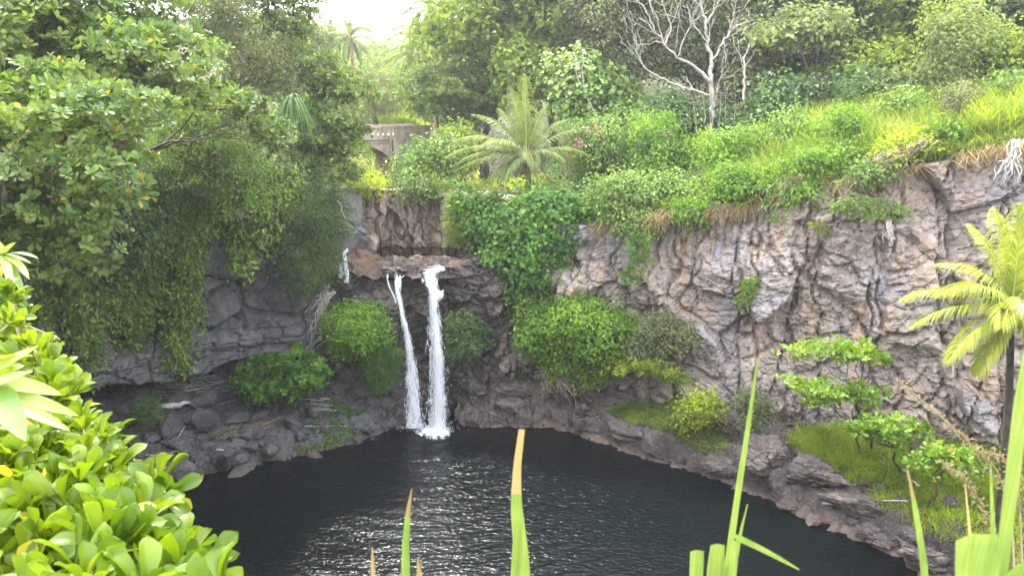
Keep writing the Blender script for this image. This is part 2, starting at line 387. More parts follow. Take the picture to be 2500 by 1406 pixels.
# ground material: leaf litter near the gorge, sunlit pasture on the far hill
m, nt, out = nmat("ground_cover"); L = nt.links.new
g = N(nt, "ShaderNodeNewGeometry"); sx = N(nt, "ShaderNodeSeparateXYZ"); L(g.outputs["Position"], sx.inputs[0])
n1 = N(nt, "ShaderNodeTexNoise", i_Scale=.8, i_Detail=6.0); L(g.outputs["Position"], n1.inputs["Vector"])
c1 = ramp(nt, [(.35, (.030, .026, .014)), (.6, (.06, .065, .026))]); L(n1.outputs[0], c1.inputs[0])
n2 = N(nt, "ShaderNodeTexNoise", i_Scale=.03, i_Detail=6.0); L(g.outputs["Position"], n2.inputs["Vector"])
c2 = ramp(nt, [(.35, (.26, .28, .075)), (.6, (.40, .37, .13))]); L(n2.outputs[0], c2.inputs[0])
far = N(nt, "ShaderNodeMapRange", i_1=215.0, i_2=225.0); L(sx.outputs[1], far.inputs[0])
mx = N(nt, "ShaderNodeMix", data_type='RGBA'); L(far.outputs[0], mx.inputs[0]); L(c1.outputs[0], mx.inputs[6]); L(c2.outputs[0], mx.inputs[7])
b = N(nt, "ShaderNodeBump", i_Strength=.5, i_Distance=.2); L(n1.outputs[0], b.inputs["Height"])
p = N(nt, "ShaderNodeBsdfPrincipled", i_Roughness=.95); L(mx.outputs[2], p.inputs["Base Color"]); L(b.outputs[0], p.inputs["Normal"]); L(p.outputs[0], out.inputs[0])
tag(obj("ground", me, m), kind="structure")

# ------------------------------------------------------------------ cliffs
def resample(pts, ds, smooth=1.2):
    pts = np.asarray(pts, float); d = np.concatenate([[0], np.cumsum(np.hypot(*(np.diff(pts[:, :2], axis=0).T)))])
    n = max(8, int(d[-1] / ds)); s = np.linspace(0, d[-1], n)
    q = np.stack([np.interp(s, d, pts[:, k]) for k in range(pts.shape[1])], -1)
    w = int(smooth / (s[1] - s[0]))
    if w > 1:
        ker = np.hanning(2 * w + 3)[1:-1]; ker /= ker.sum()
        pad = np.pad(q, ((w, w), (0, 0)), mode='edge')
        pad[:w] = 2 * q[0] - q[w:0:-1]; pad[-w:] = 2 * q[-1] - q[-2:-w - 2:-1]
        q = np.stack([np.convolve(pad[:, k], ker, 'valid') for k in range(q.shape[1])], -1)
    return s, q
def cliff(pts, ds, dz, prof, disp, mat, cap=2.2, name="cliff", smooth=1.2):
    """a rock wall along pts (x, y, foot, top); prof pushes whole levels out or in, disp adds the blocks and cracks"""
    s, q = resample(pts, ds, smooth); n = len(s)
    T = unit(np.gradient(q[:, :2], axis=0)); Nn = np.stack([T[:, 1], -T[:, 0]], -1)
    nt_ = int((q[:, 3] - q[:, 2]).max() / dz); t = np.linspace(0, 1, nt_)
    Z = q[:, 2:3] + (q[:, 3:4] - q[:, 2:3]) * t[None]
    B = np.stack([np.repeat(q[:, :1], nt_, 1), np.repeat(q[:, 1:2], nt_, 1), Z], -1)
    off = prof(np.repeat(s[:, None], nt_, 1), Z, B) + disp(B.reshape(-1, 3)).reshape(n, nt_)
    P = B.copy(); P[..., :2] += Nn[:, None] * off[..., None]
    nc = max(3, int(cap / (ds * 2.5))); rows = []
    for k in range(1, nc + 1):
        r = P[:, -1].copy(); r[:, :2] -= Nn * (cap * k / nc); r[:, 2] += .12 * fbm(r * 1.3, 3, 4) - .10 * k / nc; rows.append(r)
    P = np.concatenate([P, np.stack(rows, 1)], 1)
    me = mesh_of(name, P.reshape(-1, 3), [grid_faces(n, nt_ + nc)], False)
    return tag(obj(name, me, mat), kind="structure"), P

def block_disp(p, sc, depth, crack, seed, aniso=(1, 1, 1), tilt=.6, warp=.35):
    q = p * np.array(aniso) * sc; q = q + warp * np.stack([fbm(p * sc * 1.3 + 5, 2, seed + 40), fbm(p * sc * 1.3 + 9, 2, seed + 41), fbm(p * sc * 1.3 + 2, 2, seed + 42)], -1)
    f1, f2, r, tl = voro(q, seed)
    return depth * ((r - .5) + tilt * tl * 2) - crack * (1 - sstep(0, .13, f2 - f1))

def disp_right(p):
    big = .75 * fbm(p * np.array([.16, .16, .2]), 2, 61)
    strata = .28 * fbm(p * np.array([.22, .22, 1.15]) + 3, 3, 62)
    m = sstep(-.25, .25, fbm(p * .28 + 8, 2, 63))
    a = block_disp(p, .40, .80, .28, 64, (1, 1, .95), 1.0, .22)
    b_ = block_disp(p, 1.05, .28, .17, 65, (.9, .9, 1.05), 1.0, .25)
    c = block_disp(p, 2.6, .10, .08, 66, (.9, .9, 1.3), .9, .25)
    e_ = voro(p * np.array([.55, .55, .06]) + .25 * np.stack([fbm(p * .6, 2, 58), fbm(p * .6, 2, 59), 0 * p[:, 0]], -1), 60); c = c - .38 * (1 - sstep(0, .055, e_[1] - e_[0])) + .35 * (e_[2] - .5)
    # near the rim the rock stands in columns
    d, zr = rim_dist(p[:, 0], p[:, 1]); col = sstep(3.2, 1.6, zr - p[:, 2]) * sstep(14, 10, p[:, 0])
    cl = block_disp(p, 1.0, .5, .25, 67, (1.2, 1.2, .16), .5, .2)
    return big + .6 * strata + (a * .9 + b_ * (.5 + .8 * m)) * (1 - col) + cl * col + c + .10 * fbm(p * 2.4, 4, 68) + .05 * fbm(p * 9, 3, 69)
def prof_right(s, z, B):
    return .55 * sstep(6.5, 1.0, z) - .9 * sstep(2.6, 1.0, z) * sstep(18, 8, B[..., 0]) + .5 * np.sin(s * .55) - .25 * sstep(9, 13, z)
RIGHT_LINE = [(-1.2, 35.2, -.6, 8.6), (.9, 35.6, -.6, 10.4), (4.2, 33.9, -.4, 10.3), (7.4, 32.4, 0, 10.9), (11, 31.1, 0, 11.7), (17, 28.9, 0, 13.7), (21, 27.3, 0, 14.7), (29, 23.8, 0, 15.4), (35.6, 15.2, 0, 16)]
cliff(RIGHT_LINE, .085, .085, prof_right, disp_right, M['cliff_right'])

def disp_left(p):
    low = sstep(5.6, 4.6, p[:, 2])
    a = block_disp(p, .40, 1.2, .34, 71, (1, 1, .9), 1.0, .2)
    b_ = block_disp(p, 1.25, .22, .16, 72, (.75, .75, 1.9), .5, .15)
    st = .30 * fbm(p * np.array([.2, .2, 2.2]), 2, 73)
    c = block_disp(p, 1.0, .42, .14, 75, (1, 1, .6), 1.0, .2)
    return .5 * fbm(p * .2, 2, 74) + a * (1 - .75 * low) + (b_ + st) * low + .35 * c * (1 - low) + .05 * fbm(p * 3, 4, 76)
def prof_left(s, z, B):                 # the wall hangs over a low cave at its foot
    return -3.4 * sstep(3.5, 2.7, z + .35 * np.sin(s * .8)) + .35 * sstep(5.4, 4.4, z) * sstep(2.9, 3.4, z)
LEFT_LINE = [(-15.6, 17, -.5, 13), (-18.6, 24, -.5, 12.6), (-20, 28.6, -.5, 12.4), (-17.8, 31.5, -.5, 12.3), (-12.9, 34.2, -.5, 12.2), (-8.9, 34.9, -.5, 12.0), (-7.9, 36.2, -.5, 11.5)]
cliff(LEFT_LINE, .09, .09, prof_left, disp_left, M['cliff_left'], cap=5.6)

def disp_fall(p):
    a = block_disp(p, .6, .75, .22, 81, (1, 1, 1), .9, .5)
    di = p @ np.array([[1, 0, 0], [0, 1, 0], [.55, 0, 1]])
    b_ = block_disp(di, 1.7, .25, .12, 82, (.5, .8, 1.6), .7, .5)
    return .4 * fbm(p * .35, 2, 83) + a + b_ + .09 * fbm(p * 3.4, 4, 84)
def prof_fall(s, z, B):
    x = B[..., 0]
    slot = np.exp(-((x + 4.35) / 1.75) ** 4)                              # the wet slot the water drops through
    butt_r = np.exp(-((x + .9) / 1.5) ** 2) * np.exp(-((z - 6.3) / 1.5) ** 2)
    hollow = np.exp(-((x - .1) / 1.2) ** 2) * np.exp(-((z - 3.8) / 1.3) ** 2)
    butt_l = np.exp(-((x + 7.6) / 1.3) ** 2) * sstep(7.0, 5.5, z)
    return -1.15 * slot * sstep(8.3, 6.8, z) + 1.1 * butt_r - 1.1 * hollow + .8 * butt_l + .9 * sstep(2.4, .2, z) * (1 - slot) - .15 * sstep(6.4, 8.2, z)
FALL_LINE = [(-9.6, 35.2, -.6, 8.5), (-8.3, 34.6, -.6, 8.3), (-6.6, 34.3, -.6, 8.15), (-4.4, 34.25, -.6, 8.05), (-2.6, 34.4, -.6, 8.2), (-.8, 34.8, -.6, 8.8), (1.0, 35.0, -.6, 9.2), (3.2, 34.2, -.6, 9.0)]
cliff(FALL_LINE, .065, .065, prof_fall, disp_fall, M['cliff_fall'], cap=.8)

def disp_back(p):
    cl = block_disp(p, 1.5, .55, .25, 91, (1.0, 1.0, .22), .6, .3)
    lean = p + np.stack([(p[:, 2] - 8) * .25 * sstep(-4, 0, p[:, 0]), 0 * p[:, 0], 0 * p[:, 0]], -1)
    cl2 = block_disp(lean, 3.0, .20, .10, 92, (1, 1, .3), .6, .3)
    h_ = p[:, 2] + .3 * fbm(p * 1.5, 2, 99); cave = sstep(.85, .45, np.abs(p[:, 0] + 6.75 + .25 * fbm(p * 2, 2, 98)) / (.75 - .5 * np.clip((h_ - 9.2) / 1.2, 0, 1.2) ** 2).clip(.05)) * sstep(10.5, 10.2, h_)
    return .4 * fbm(p * .4, 2, 93) + cl + cl2 + .06 * fbm(p * 4, 3, 94) - 1.0 * cave
BACK_LINE = [(-9.5, 36.0, 8, 11.9), (-8.6, 37.4, 8, 11.8), (-7.6, 38.6, 8, 11.6), (-5.2, 39.2, 8, 11.4), (-3, 39.3, 8, 11.3), (-1.2, 38.4, 8, 11.1), (.2, 36.8, 8, 10.8), (1.2, 35.6, 8, 10.5)]
cliff(BACK_LINE, .055, .05, lambda s, z, B: .25 * sstep(9.4, 8.2, z), disp_back, M['cliff_back'], smooth=.8)

# the rock shelf between the lip of the fall and the back wall
sx_, sy_ = np.meshgrid(np.arange(-10, 3.2, .06), np.arange(34.3, 40.2, .06), indexing='ij')
P2 = np.stack([sx_.ravel(), sy_.ravel(), 0 * sx_.ravel()], -1)
pool = np.exp(-(((P2[:, 0] + 5.3) / 2.3) ** 4 + ((P2[:, 1] - 37.6) / 1.25) ** 4))
lay = block_disp(P2 + np.array([0, 0, 4]), 1.1, .40, .14, 95, (.6, 1.5, 1), .9, .6) + block_disp(P2, 2.8, .13, .06, 96, (.6, 1.5, 1), .8, .5)
zz = 8.42 + .55 * lay + .10 * fbm(P2 * 2, 4, 97) - .75 * pool + .55 * sstep(-2.6, 1.0, P2[:, 0]) + .35 * sstep(-7, -9.5, P2[:, 0]) - .75 * sstep(35.2, 34.2, P2[:, 1]) * sstep(.5, -1.5, P2[:, 0]) + .25 * sstep(-6.8, -8.2, P2[:, 0])
P2[:, 2] = zz
M['shelf'] = rock_mat("washed_shelf_rock", (.028, .022, .020), (.075, .056, .047), (.17, .13, .105), patch=(.20, .095, .04), patch_amt=.35, bump=.6, scale=1.6, stretch=(.6, 1.5, 1.5), rough=.6)
tag(obj("rock_shelf", mesh_of("rock_shelf", P2, [grid_faces(*sx_.shape)], False), M['shelf']), kind="structure")

# ------------------------------------------------------------------ banks
def bank(front, back, nq, ds, zfun, mat, name):
    """a strip of rocky ground from the water line (front) to the foot of the wall (back)"""
    f = resample(front, ds, .6)[1]; n = len(f); b_ = resample(back, ds, .6)[1]
    b_ = np.stack([np.interp(np.linspace(0, 1, n), np.linspace(0, 1, len(b_)), b_[:, k]) for k in range(2)], -1)
    q = np.linspace(0, 1, nq)[None, :, None] ** 1.25
    XY = f[:, None, :2] * (1 - q) + b_[:, None] * q
    p = np.concatenate([XY, 0 * XY[..., :1]], -1).reshape(-1, 3)
    z, push = zfun(np.repeat(q[..., 0], n, 0).ravel(), p)
    d = unit(f[:, :2] - b_)[:, None] * push.reshape(n, nq)[..., None]
    p[:, 2] = z; p[:, :2] += d.reshape(-1, 2)
    return tag(obj(name, mesh_of(name, p, [grid_faces(n, nq)], False), mat), kind="structure"), p.reshape(n, nq, 3)
def z_left(q, p):
    blk = block_disp(p, 1.6, .5, .3, 101, (1, 1, 1), .8, .3)
    z = -.6 + .6 * sstep(0, .08, q) + .55 * sstep(.03, .16, q) + 2.1 * q ** .9 + .42 * blk + .25 * fbm(p * .5, 3, 102)
    return z, .25 * fbm(p * 1.2, 3, 103)
LEFT_WATER = [(-19, 15), (-18.5, 21), (-17, 24.6), (-15, 26.9), (-13.1, 28.3), (-11.6, 28.9), (-10.3, 29.6), (-9, 30.2), (-7.9, 31.0), (-7.0, 31.9), (-6.2, 32.8), (-5.5, 33.5), (-5.2, 34.4)]
LEFT_FOOT = [(-21, 15), (-22.5, 24), (-23, 29), (-20.5, 34), (-14.5, 37.5), (-9.2, 38), (-7.4, 35.6), (-5.6, 35.2)]
_, LB = bank(LEFT_WATER, LEFT_FOOT, 110, .10, z_left, M['boulder'], "rocky_bank")
def z_ledge(q, p):
    far = sstep(5.0, 3.0, p[:, 0])                                       # lower and more broken towards the fall
    blk = block_disp(p, .8, .55, .32, 111, (1, 1, 1), .8, .4)
    fine = block_disp(p, 2.2, .16, .09, 112, (1, 1, 1), .8, .4)
    edge = sstep(.0, .05, q) * .75 + sstep(.045, .14, q) * (1.15 - .5 * far)
    front = sstep(.34, .12, q)
    z = -.55 + edge + .75 * q * (1 + .5 * far) + blk * (.36 + .45 * front + .3 * far) + fine * (.4 + .7 * front) + .28 * fbm(p * .45, 3, 113) + .06 * fbm(p * 3.5, 3, 114)
    lip = np.exp(-((q - .11) / .06) ** 2) * (.35 + .5 * fbm(p * .7, 2, 115)) - .15 * np.exp(-((q - .05) / .02) ** 2)
    return z, lip + (.16 * block_disp(p, 1.1, .6, .2, 116) + .35 * fbm(p * 1.6, 4, 117)) * front
RIGHT_WATER = [(-2.9, 34.2), (-2.5, 33.5), (-1.2, 33.0), (.4, 33.1), (1.8, 33.2), (3.1, 32.6), (4.0, 31.7), (4.9, 30.8), (6.2, 29.9), (7.4, 29.1), (8.6, 28.2), (9.6, 27.1), (10.4, 26.2), (11.7, 25.0), (12.6, 23.7), (13.2, 22.6), (13.9, 21.6), (14.6, 20.2), (16, 17), (18, 12)]
RIGHT_FOOT = [(-2.6, 35.2), (-1.4, 35.8), (.8, 36), (4.2, 34.6), (11, 31.9), (17, 29.6), (21, 28), (29, 24.6), (36, 15)]
_, RB = bank(RIGHT_WATER, RIGHT_FOOT, 190, .07, z_ledge, M['ledge'], "rock_ledge")

# ------------------------------------------------------------------ water
m, nt, out = nmat("pool_water"); L = nt.links.new
g = N(nt, "ShaderNodeNewGeometry")
mp = N(nt, "ShaderNodeMapping"); mp.inputs["Scale"].default_value = (.9, 1.9, 1); L(g.outputs["Position"], mp.inputs[0])
w1 = N(nt, "ShaderNodeTexNoise", i_Scale=3.4, i_Detail=3.0, i_Roughness=.55); L(mp.outputs[0], w1.inputs["Vector"])
sub = N(nt, "ShaderNodeVectorMath", operation='SUBTRACT'); sub.inputs[1].default_value = (-4.2, 32.9, 0); L(g.outputs["Position"], sub.inputs[0])
ln = N(nt, "ShaderNodeVectorMath", operation='LENGTH'); L(sub.outputs[0], ln.inputs[0])
wr = N(nt, "ShaderNodeMath", operation='MULTIPLY'); wr.inputs[1].default_value = 7.5; L(ln.outputs["Value"], wr.inputs[0])
n0 = N(nt, "ShaderNodeTexNoise", i_Scale=1.1, i_Detail=3.0); L(g.outputs["Position"], n0.inputs["Vector"])
wa = N(nt, "ShaderNodeMath", operation='MULTIPLY_ADD'); wa.inputs[1].default_value = 9.0; L(n0.outputs[0], wa.inputs[0]); L(wr.outputs[0], wa.inputs[2])
sn = N(nt, "ShaderNodeMath", operation='SINE'); L(wa.outputs[0], sn.inputs[0])
fall = N(nt, "ShaderNodeMapRange", i_1=0.0, i_2=16.0, i_3=.035, i_4=.012); L(ln.outputs["Value"], fall.inputs[0])
sm = N(nt, "ShaderNodeMath", operation='MULTIPLY'); L(sn.outputs[0], sm.inputs[0]); L(fall.outputs[0], sm.inputs[1])
ad = N(nt, "ShaderNodeMath", operation='MULTIPLY_ADD'); ad.inputs[1].default_value = .105; L(w1.outputs[0], ad.inputs[0]); L(sm.outputs[0], ad.inputs[2])
b = N(nt, "ShaderNodeBump", i_Strength=1.0, i_Distance=.55); L(ad.outputs[0], b.inputs["Height"])
p = N(nt, "ShaderNodeBsdfPrincipled", i_Roughness=.08); p.inputs["Base Color"].default_value = (.0025, .0045, .005, 1); p.inputs["IOR"].default_value = 1.33; p.inputs["Specular IOR Level"].default_value = .22
L(b.outputs[0], p.inputs["Normal"]); L(p.outputs[0], out.inputs[0]); M['water'] = m
wx, wy = np.meshgrid(np.linspace(-26, 38, 65), np.linspace(1.0, 36.5, 37), indexing='ij')
tag(obj("pool_water", mesh_of("pool_water", np.stack([wx.ravel(), wy.ravel(), 0 * wx.ravel()], -1), [grid_faces(65, 37)], True), m), kind="structure")
m, nt, out = nmat("still_water"); L = nt.links.new
n0 = N(nt, "ShaderNodeTexNoise", i_Scale=3.0, i_Detail=2.0); b = N(nt, "ShaderNodeBump", i_Strength=.12, i_Distance=.1); L(n0.outputs[0], b.inputs["Height"])
p = N(nt, "ShaderNodeBsdfPrincipled", i_Roughness=.03); p.inputs["Base Color"].default_value = (.012, .009, .006, 1); p.inputs["IOR"].default_value = 1.33
L(b.outputs[0], p.inputs["Normal"]); L(p.outputs[0], out.inputs[0])
tag(obj("upper_pool_water", mesh_of("upper_pool_water", [(-8.3, 35.9, 8.32), (-2.2, 35.9, 8.32), (-2.2, 39.2, 8.32), (-8.3, 39.2, 8.32)], [np.array([[0, 1, 2, 3]])]), m), kind="structure")
# ------------------------------------------------------------------ leaves
# a leaf template lies along +y, width along x, upper face +z
def T_fold(w, h=.10, droop=.12): return np.array([(0, 0, 0), (-.5 * w, .48, h), (0, 1, -droop), (.5 * w, .48, h)]), np.array([[0, 3, 2], [0, 2, 1]])
def T_obov(w): return np.array([(0, 0, 0), (-.22 * w, .3, .04), (-.5 * w, .68, .02), (-.25 * w, .94, -.05), (.25 * w, .94, -.05), (.5 * w, .68, .02), (.22 * w, .3, .04), (0, .6, -.03)]), np.array([[0, 7, 1], [1, 7, 2], [2, 7, 3], [3, 7, 4], [4, 7, 5], [5, 7, 6], [6, 7, 0]])
def T_heart(w): return np.array([(0, 0, 0), (-.5 * w, .12, .05), (-.36 * w, .6, .02), (0, 1.0, -.12), (.36 * w, .6, .02), (.5 * w, .12, .05)]), np.array([[0, 3, 2], [0, 2, 1], [0, 5, 4], [0, 4, 3]])
TM = {'fold': T_fold(.64, .13, .2), 'narrow': T_fold(.34), 'obov': T_obov(.52), 'heart': T_heart(.85), 'wide': T_fold(.7, .12, .18)}
def leaf_frames(n, nrm, bias=None, spread=1.0):
    """unit long axes and width axes for leaves whose upper face points along nrm"""
    a = RNG.normal(0, spread, (n, 3))
    if bias is not None: a = a + bias
    a = a - (a * nrm).sum(-1, keepdims=True) * nrm; a = unit(a)
    return a, np.cross(a, nrm)
def leaves(P, nrm, size, tm, a=None, bias=None):
    """all the leaves at P as one vertex and face array"""
    n = len(P); tv, tf = TM[tm] if isinstance(tm, str) else tm; nrm = unit(nrm)
    if a is None: a, b = leaf_frames(n, nrm, bias)
    else:
        a = unit(a); b = unit(np.cross(a, nrm)); nrm = np.cross(b, a)
    size = np.broadcast_to(np.asarray(size, float), (n,))[:, None, None]
    V = P[:, None] + size * (tv[None, :, 0, None] * b[:, None] + tv[None, :, 1, None] * a[:, None] + tv[None, :, 2, None] * nrm[:, None])
    k = len(tv); F = (np.arange(n) * k)[:, None, None] + tf[None]
    return V.reshape(-1, 3), F.reshape(-1, tf.shape[1])
def rosettes(P, axis, size, k=7, flat=.55, jitter=.25):
    """whorls of k leaves round each twig tip: returns positions, long axes, normals, sizes"""
    n = len(P); axis = unit(axis); ref = unit(RNG.normal(0, 1, (n, 3)))
    A = unit(np.cross(axis, ref)); B = np.cross(axis, A)
    th = np.arange(k) / k * 2 * np.pi; th = th[None] + RNG.uniform(0, 6.28, (n, 1)) + RNG.normal(0, .25, (n, k))
    R = A[:, None] * np.cos(th)[..., None] + B[:, None] * np.sin(th)[..., None]
    el = flat + RNG.normal(0, jitter, (n, k))
    a = R * np.cos(el)[..., None] + axis[:, None] * np.sin(el)[..., None]
    nn = -R * np.sin(el)[..., None] + axis[:, None] * np.cos(el)[..., None]
    s = np.broadcast_to(np.asarray(size, float).reshape(-1, 1), (n, k)) * RNG.uniform(.55, 1.15, (n, k))
    base = P[:, None] + R * (.10 * s)[..., None]
    return base.reshape(-1, 3), a.reshape(-1, 3), nn.reshape(-1, 3), s.ravel()

def in_poly(u, v, poly):
    poly = np.asarray(poly, float); ins = np.zeros(u.shape, bool); d = np.full(u.shape, 1e9); n = len(poly)
    for k in range(n):
        a, b = poly[k], poly[(k + 1) % n]; e = b - a; L2 = max(e @ e, 1e-9)
        t = np.clip(((u - a[0]) * e[0] + (v - a[1]) * e[1]) / L2, 0, 1)
        d = np.minimum(d, np.hypot(u - a[0] - t * e[0], v - a[1] - t * e[1]))
        c = (a[1] > v) != (b[1] > v)
        with np.errstate(divide='ignore', invalid='ignore'):
            ins ^= c & (u < a[0] + (v - a[1]) * e[0] / e[1])
    return ins, d
def sample_poly(poly, n, inset=0.0, sep=0.0):
    poly = np.asarray(poly, float); lo, hi = poly.min(0), poly.max(0); out = []
    tries = 0
    while len(out) < n and tries < 60:
        u = RNG.uniform(lo[0], hi[0], 300); v = RNG.uniform(lo[1], hi[1], 300); i, d = in_poly(u, v, poly)
        for uu, vv, dd in zip(u[i & (d > inset)], v[i & (d > inset)], d[i & (d > inset)]):
            if all((uu - o[0]) ** 2 + (vv - o[1]) ** 2 > sep * sep for o in out):
                out.append((uu, vv, dd))
                if len(out) >= n: break
        tries += 1
    return np.array(out).reshape(-1, 3)

TWIG_ROOTS = []
def canopy(name, poly, Y, thick, lobe, leaf, mat, tm='fold', squash=(1, 1, .8), cover=2.6, style='leaf', label=None, cat=None, group=None, base=None,
           trunk_r=0.0, trunk_mat='bark', slope=0.0, vslope=0.0, twig=None, twig_n=0, leaf_parts=0, back=.5, k=7, crown='crown', tilt=None, droop=0.0, sep=.62, inset=.6, limbs=7, kind=None, up=.8, face=.25, density_top=.45, clump=7, outl=.16, holes=-.30, strands=0):
    """a plant whose leaf masses fill an outline at distance Y: lobes of leaves in depth, limbs leading into them, a trunk to the ground"""
    poly = np.asarray(poly, float); lo, hi = poly.min(0), poly.max(0); cu, cv = (lo + hi) / 2
    if style != 'rosette': leaf = leaf * 1.45
    area = abs(sum(poly[i][0] * poly[i - 1][1] - poly[i - 1][0] * poly[i][1] for i in range(len(poly)))) / 2
    sp = lobe * sep; c = sample_poly(poly, int(area / (sp * sp) * 1.15) + 4, lobe * inset, sp)
    if strands:                          # hanging strings of leaves, each its own length
        c = []
        for s_ in range(int((hi[0] - lo[0]) / strands) + 1):
            u0 = RNG.uniform(lo[0], hi[0]); vv_ = np.arange(lo[1], hi[1], lobe * .75); i_, d_ = in_poly(np.full(len(vv_), u0), vv_, poly); vv_ = vv_[i_]
            if len(vv_) < 2: continue
            vv_ = vv_[:max(2, int(len(vv_) * RNG.uniform(.72, 1.04)))]; ph = RNG.uniform(0, 6)
            c += [(u0 + 4 * math.sin(v_ * .02 + ph) + RNG.normal(0, 1.5), v_, RNG.uniform(0, 30)) for v_ in vv_]
        c = np.array(c).reshape(-1, 3)
    if len(c) < 2: c = sample_poly(poly, 4, 0, 0)
    dm = max(c[:, 2].max(), 1.0)
    dep = Y + thick * (.5 - .85 * np.sqrt(c[:, 2] / dm)) + RNG.uniform(-.32, .32, len(c)) * thick + slope * (c[:, 0] - cu) + vslope * (c[:, 1] - cv)
    dep2 = dep + thick * (.35 + .5 * RNG.random(len(c)))
    C = at(c[:, 0], c[:, 1], dep); R = RNG.uniform(.45, 1.3, len(c)) * lobe
    rm = R * (dep / ray(c[:, 0], c[:, 1])[:, 1]) / FPX
    nb = int(len(c) * back); pick = RNG.permutation(len(c))[:nb]
    Cb = at(c[pick, 0], c[pick, 1], dep2[pick])
    C = np.concatenate([C, Cb]); rm = np.concatenate([rm, rm[pick] * 1.1]); isb = np.concatenate([np.zeros(len(c), bool), np.ones(nb, bool)])
    sq = np.array(squash)
    leaf_area = .36 * leaf * leaf
    P, Dn, S, lob = [], [], [], []
    for i in range(len(C)):
        r = rm[i] * sq
        A = 4 * np.pi * ((r[0] * r[1]) ** 1.6 / 3 + (r[0] * r[2]) ** 1.6 / 3 + (r[1] * r[2]) ** 1.6 / 3) ** (1 / 1.6)
        kk = k if style == 'rosette' else 1
        n = int(max(6, (cover if style == 'rosette' else cover * .72) * (.5 if isb[i] else 1) * A * .6 / (leaf_area * kk)))
        per = 1 if style == 'rosette' else clump
        nc = max(5, int(n / per)); d = unit(RNG.normal(0, 1, (nc * 4, 3)))
        keep = RNG.random(len(d)) < np.clip(density_top + .55 * d[:, 2] - face * d[:, 1], .06, 1); d = d[keep][:nc]
        rad = RNG.uniform(.55, 1.12, len(d)) ** .7 * (1 + .3 * vnoise(d * 2.2 + i * 7.7, 9))
        rad = np.where(RNG.random(len(d)) < outl, rad * RNG.uniform(1.1, 1.55, len(d)), rad)
        p = C[i] + d * r * rad[:, None]
        if per > 1:                      # leaves sit in sprigs
            p = np.repeat(p, per, 0); d = np.repeat(d, per, 0); g_ = RNG.normal(0, 1, p.shape)
            p = p + g_ * (leaf * 1.05) + d * np.abs(RNG.normal(0, leaf * .8, (len(p), 1))); d = unit(d + .45 * g_ * np.array([1, 1, .5]))
        hole = vnoise(p / max(.25, .9 * rm[i]) + 3.3, 27) > holes; p = p[hole]; d = d[hole]
        P.append(p); Dn.append(d); lob.append(np.full(len(p), i))
    P = np.concatenate(P); Dn = np.concatenate(Dn); lob = np.concatenate(lob)
    if base is None:
        bx = float(C[:, 0].mean()); by = float(C[:, 1].mean() + thick * .25); base = (bx, by, gz(bx, by))
    base = np.array([base[0], base[1], base[2] if len(base) > 2 else gz(base[0], base[1])])
    root = empty(name, base, label, cat, group)
    if kind: root["kind"] = kind
    wf = float(np.median(rm)); P = P + .38 * wf * np.stack([vnoise(P / (wf * 1.1) + 5, 33), vnoise(P / (wf * 1.1) + 11, 34), vnoise(P / (wf * 1.1) + 19, 35)], -1)
    nn = unit(Dn * .75 + np.array([0, -face * .8, up]) + RNG.normal(0, .55, P.shape))
    if style == 'rosette':
        q, a, n2, s = rosettes(P, nn, leaf * RNG.uniform(.8, 1.15, len(P)), k)
        tv, tf = TM[tm] if isinstance(tm, str) else tm
        if leaf_parts:
            uu, vv, fw = project(q); vis = (uu > 0) & (uu < 2500) & (vv > 0) & (vv < 1406)
            out_face = np.einsum('ij,ij->i', np.repeat(Dn, k, 0), np.array([0, -.8, .6]) * np.ones((len(q), 1)))
            order = np.argsort(fw - 1.6 * out_face + np.where(vis, 0, 100)); sel = order[:leaf_parts]; rest = order[leaf_parts:]
            lm = bpy.data.meshes.get("leaf_" + mat) or mesh_of("leaf_" + mat, tv, [tf]); 
            if not lm.materials: lm.materials.append(M[mat])
            av = unit(a[sel]); bv = unit(np.cross(av, n2[sel])); nv = np.cross(bv, av)
            for j in range(len(sel)):
                o = obj("leaf", lm, None, root); sc = s[sel[j]]; pp = q[sel[j]] - base
                o.matrix_basis = Matrix(((bv[j, 0] * sc, av[j, 0] * sc, nv[j, 0] * sc, pp[0]), (bv[j, 1] * sc, av[j, 1] * sc, nv[j, 1] * sc, pp[1]), (bv[j, 2] * sc, av[j, 2] * sc, nv[j, 2] * sc, pp[2]), (0, 0, 0, 1)))
            q, a, n2, s = q[rest], a[rest], n2[rest], s[rest]
        V, F = leaves(q, n2, s, (tv, tf), a=a)
    else:
        hor = Dn * np.array([1, 1, .2]) + np.array([0, 0, -droop])
        V, F = leaves(P, nn, leaf * RNG.uniform(.65, 1.25, len(P)), tm, bias=hor * 1.2)
    o = part(crown, V, [F], M[mat], root)
    if leaf_parts: o["kind"] = "stuff"
    # limbs and trunk
    if trunk_r > 0:
        so = Soup(); cen = C.mean(0); low = C[np.argmin(C[:, 2])]
        fork = base + (cen - base) * .55; fork[2] = max(base[2] + .3, min(fork[2], low[2] + .2 * (cen[2] - low[2]) + .1))
        tr = Soup(); tp = wander(base - np.array([0, 0, .3]), fork, 7, .05); tr.tube(tp, np.linspace(trunk_r * 1.25, trunk_r * .8, 7), 7)
        tr.part("trunk" if crown == 'crown' else "stem", M[trunk_mat], root)
        ids = RNG.permutation(len(C))[:limbs]
        for i in ids:
            mid = wander(fork, C[i] - np.array([0, 0, .2 * rm[i]]), 8, .07); so.tube(mid, np.linspace(trunk_r * .62, trunk_r * .12, 8), 5)
            for _ in range(2):
                e = C[i] + RNG.normal(0, .8, 3) * rm[i] * sq; so.tube(wander(mid[5], e, 5, .08), np.linspace(trunk_r * .22, trunk_r * .05, 5), 4)
        if len(ids): so.part("limbs", M[trunk_mat], root)
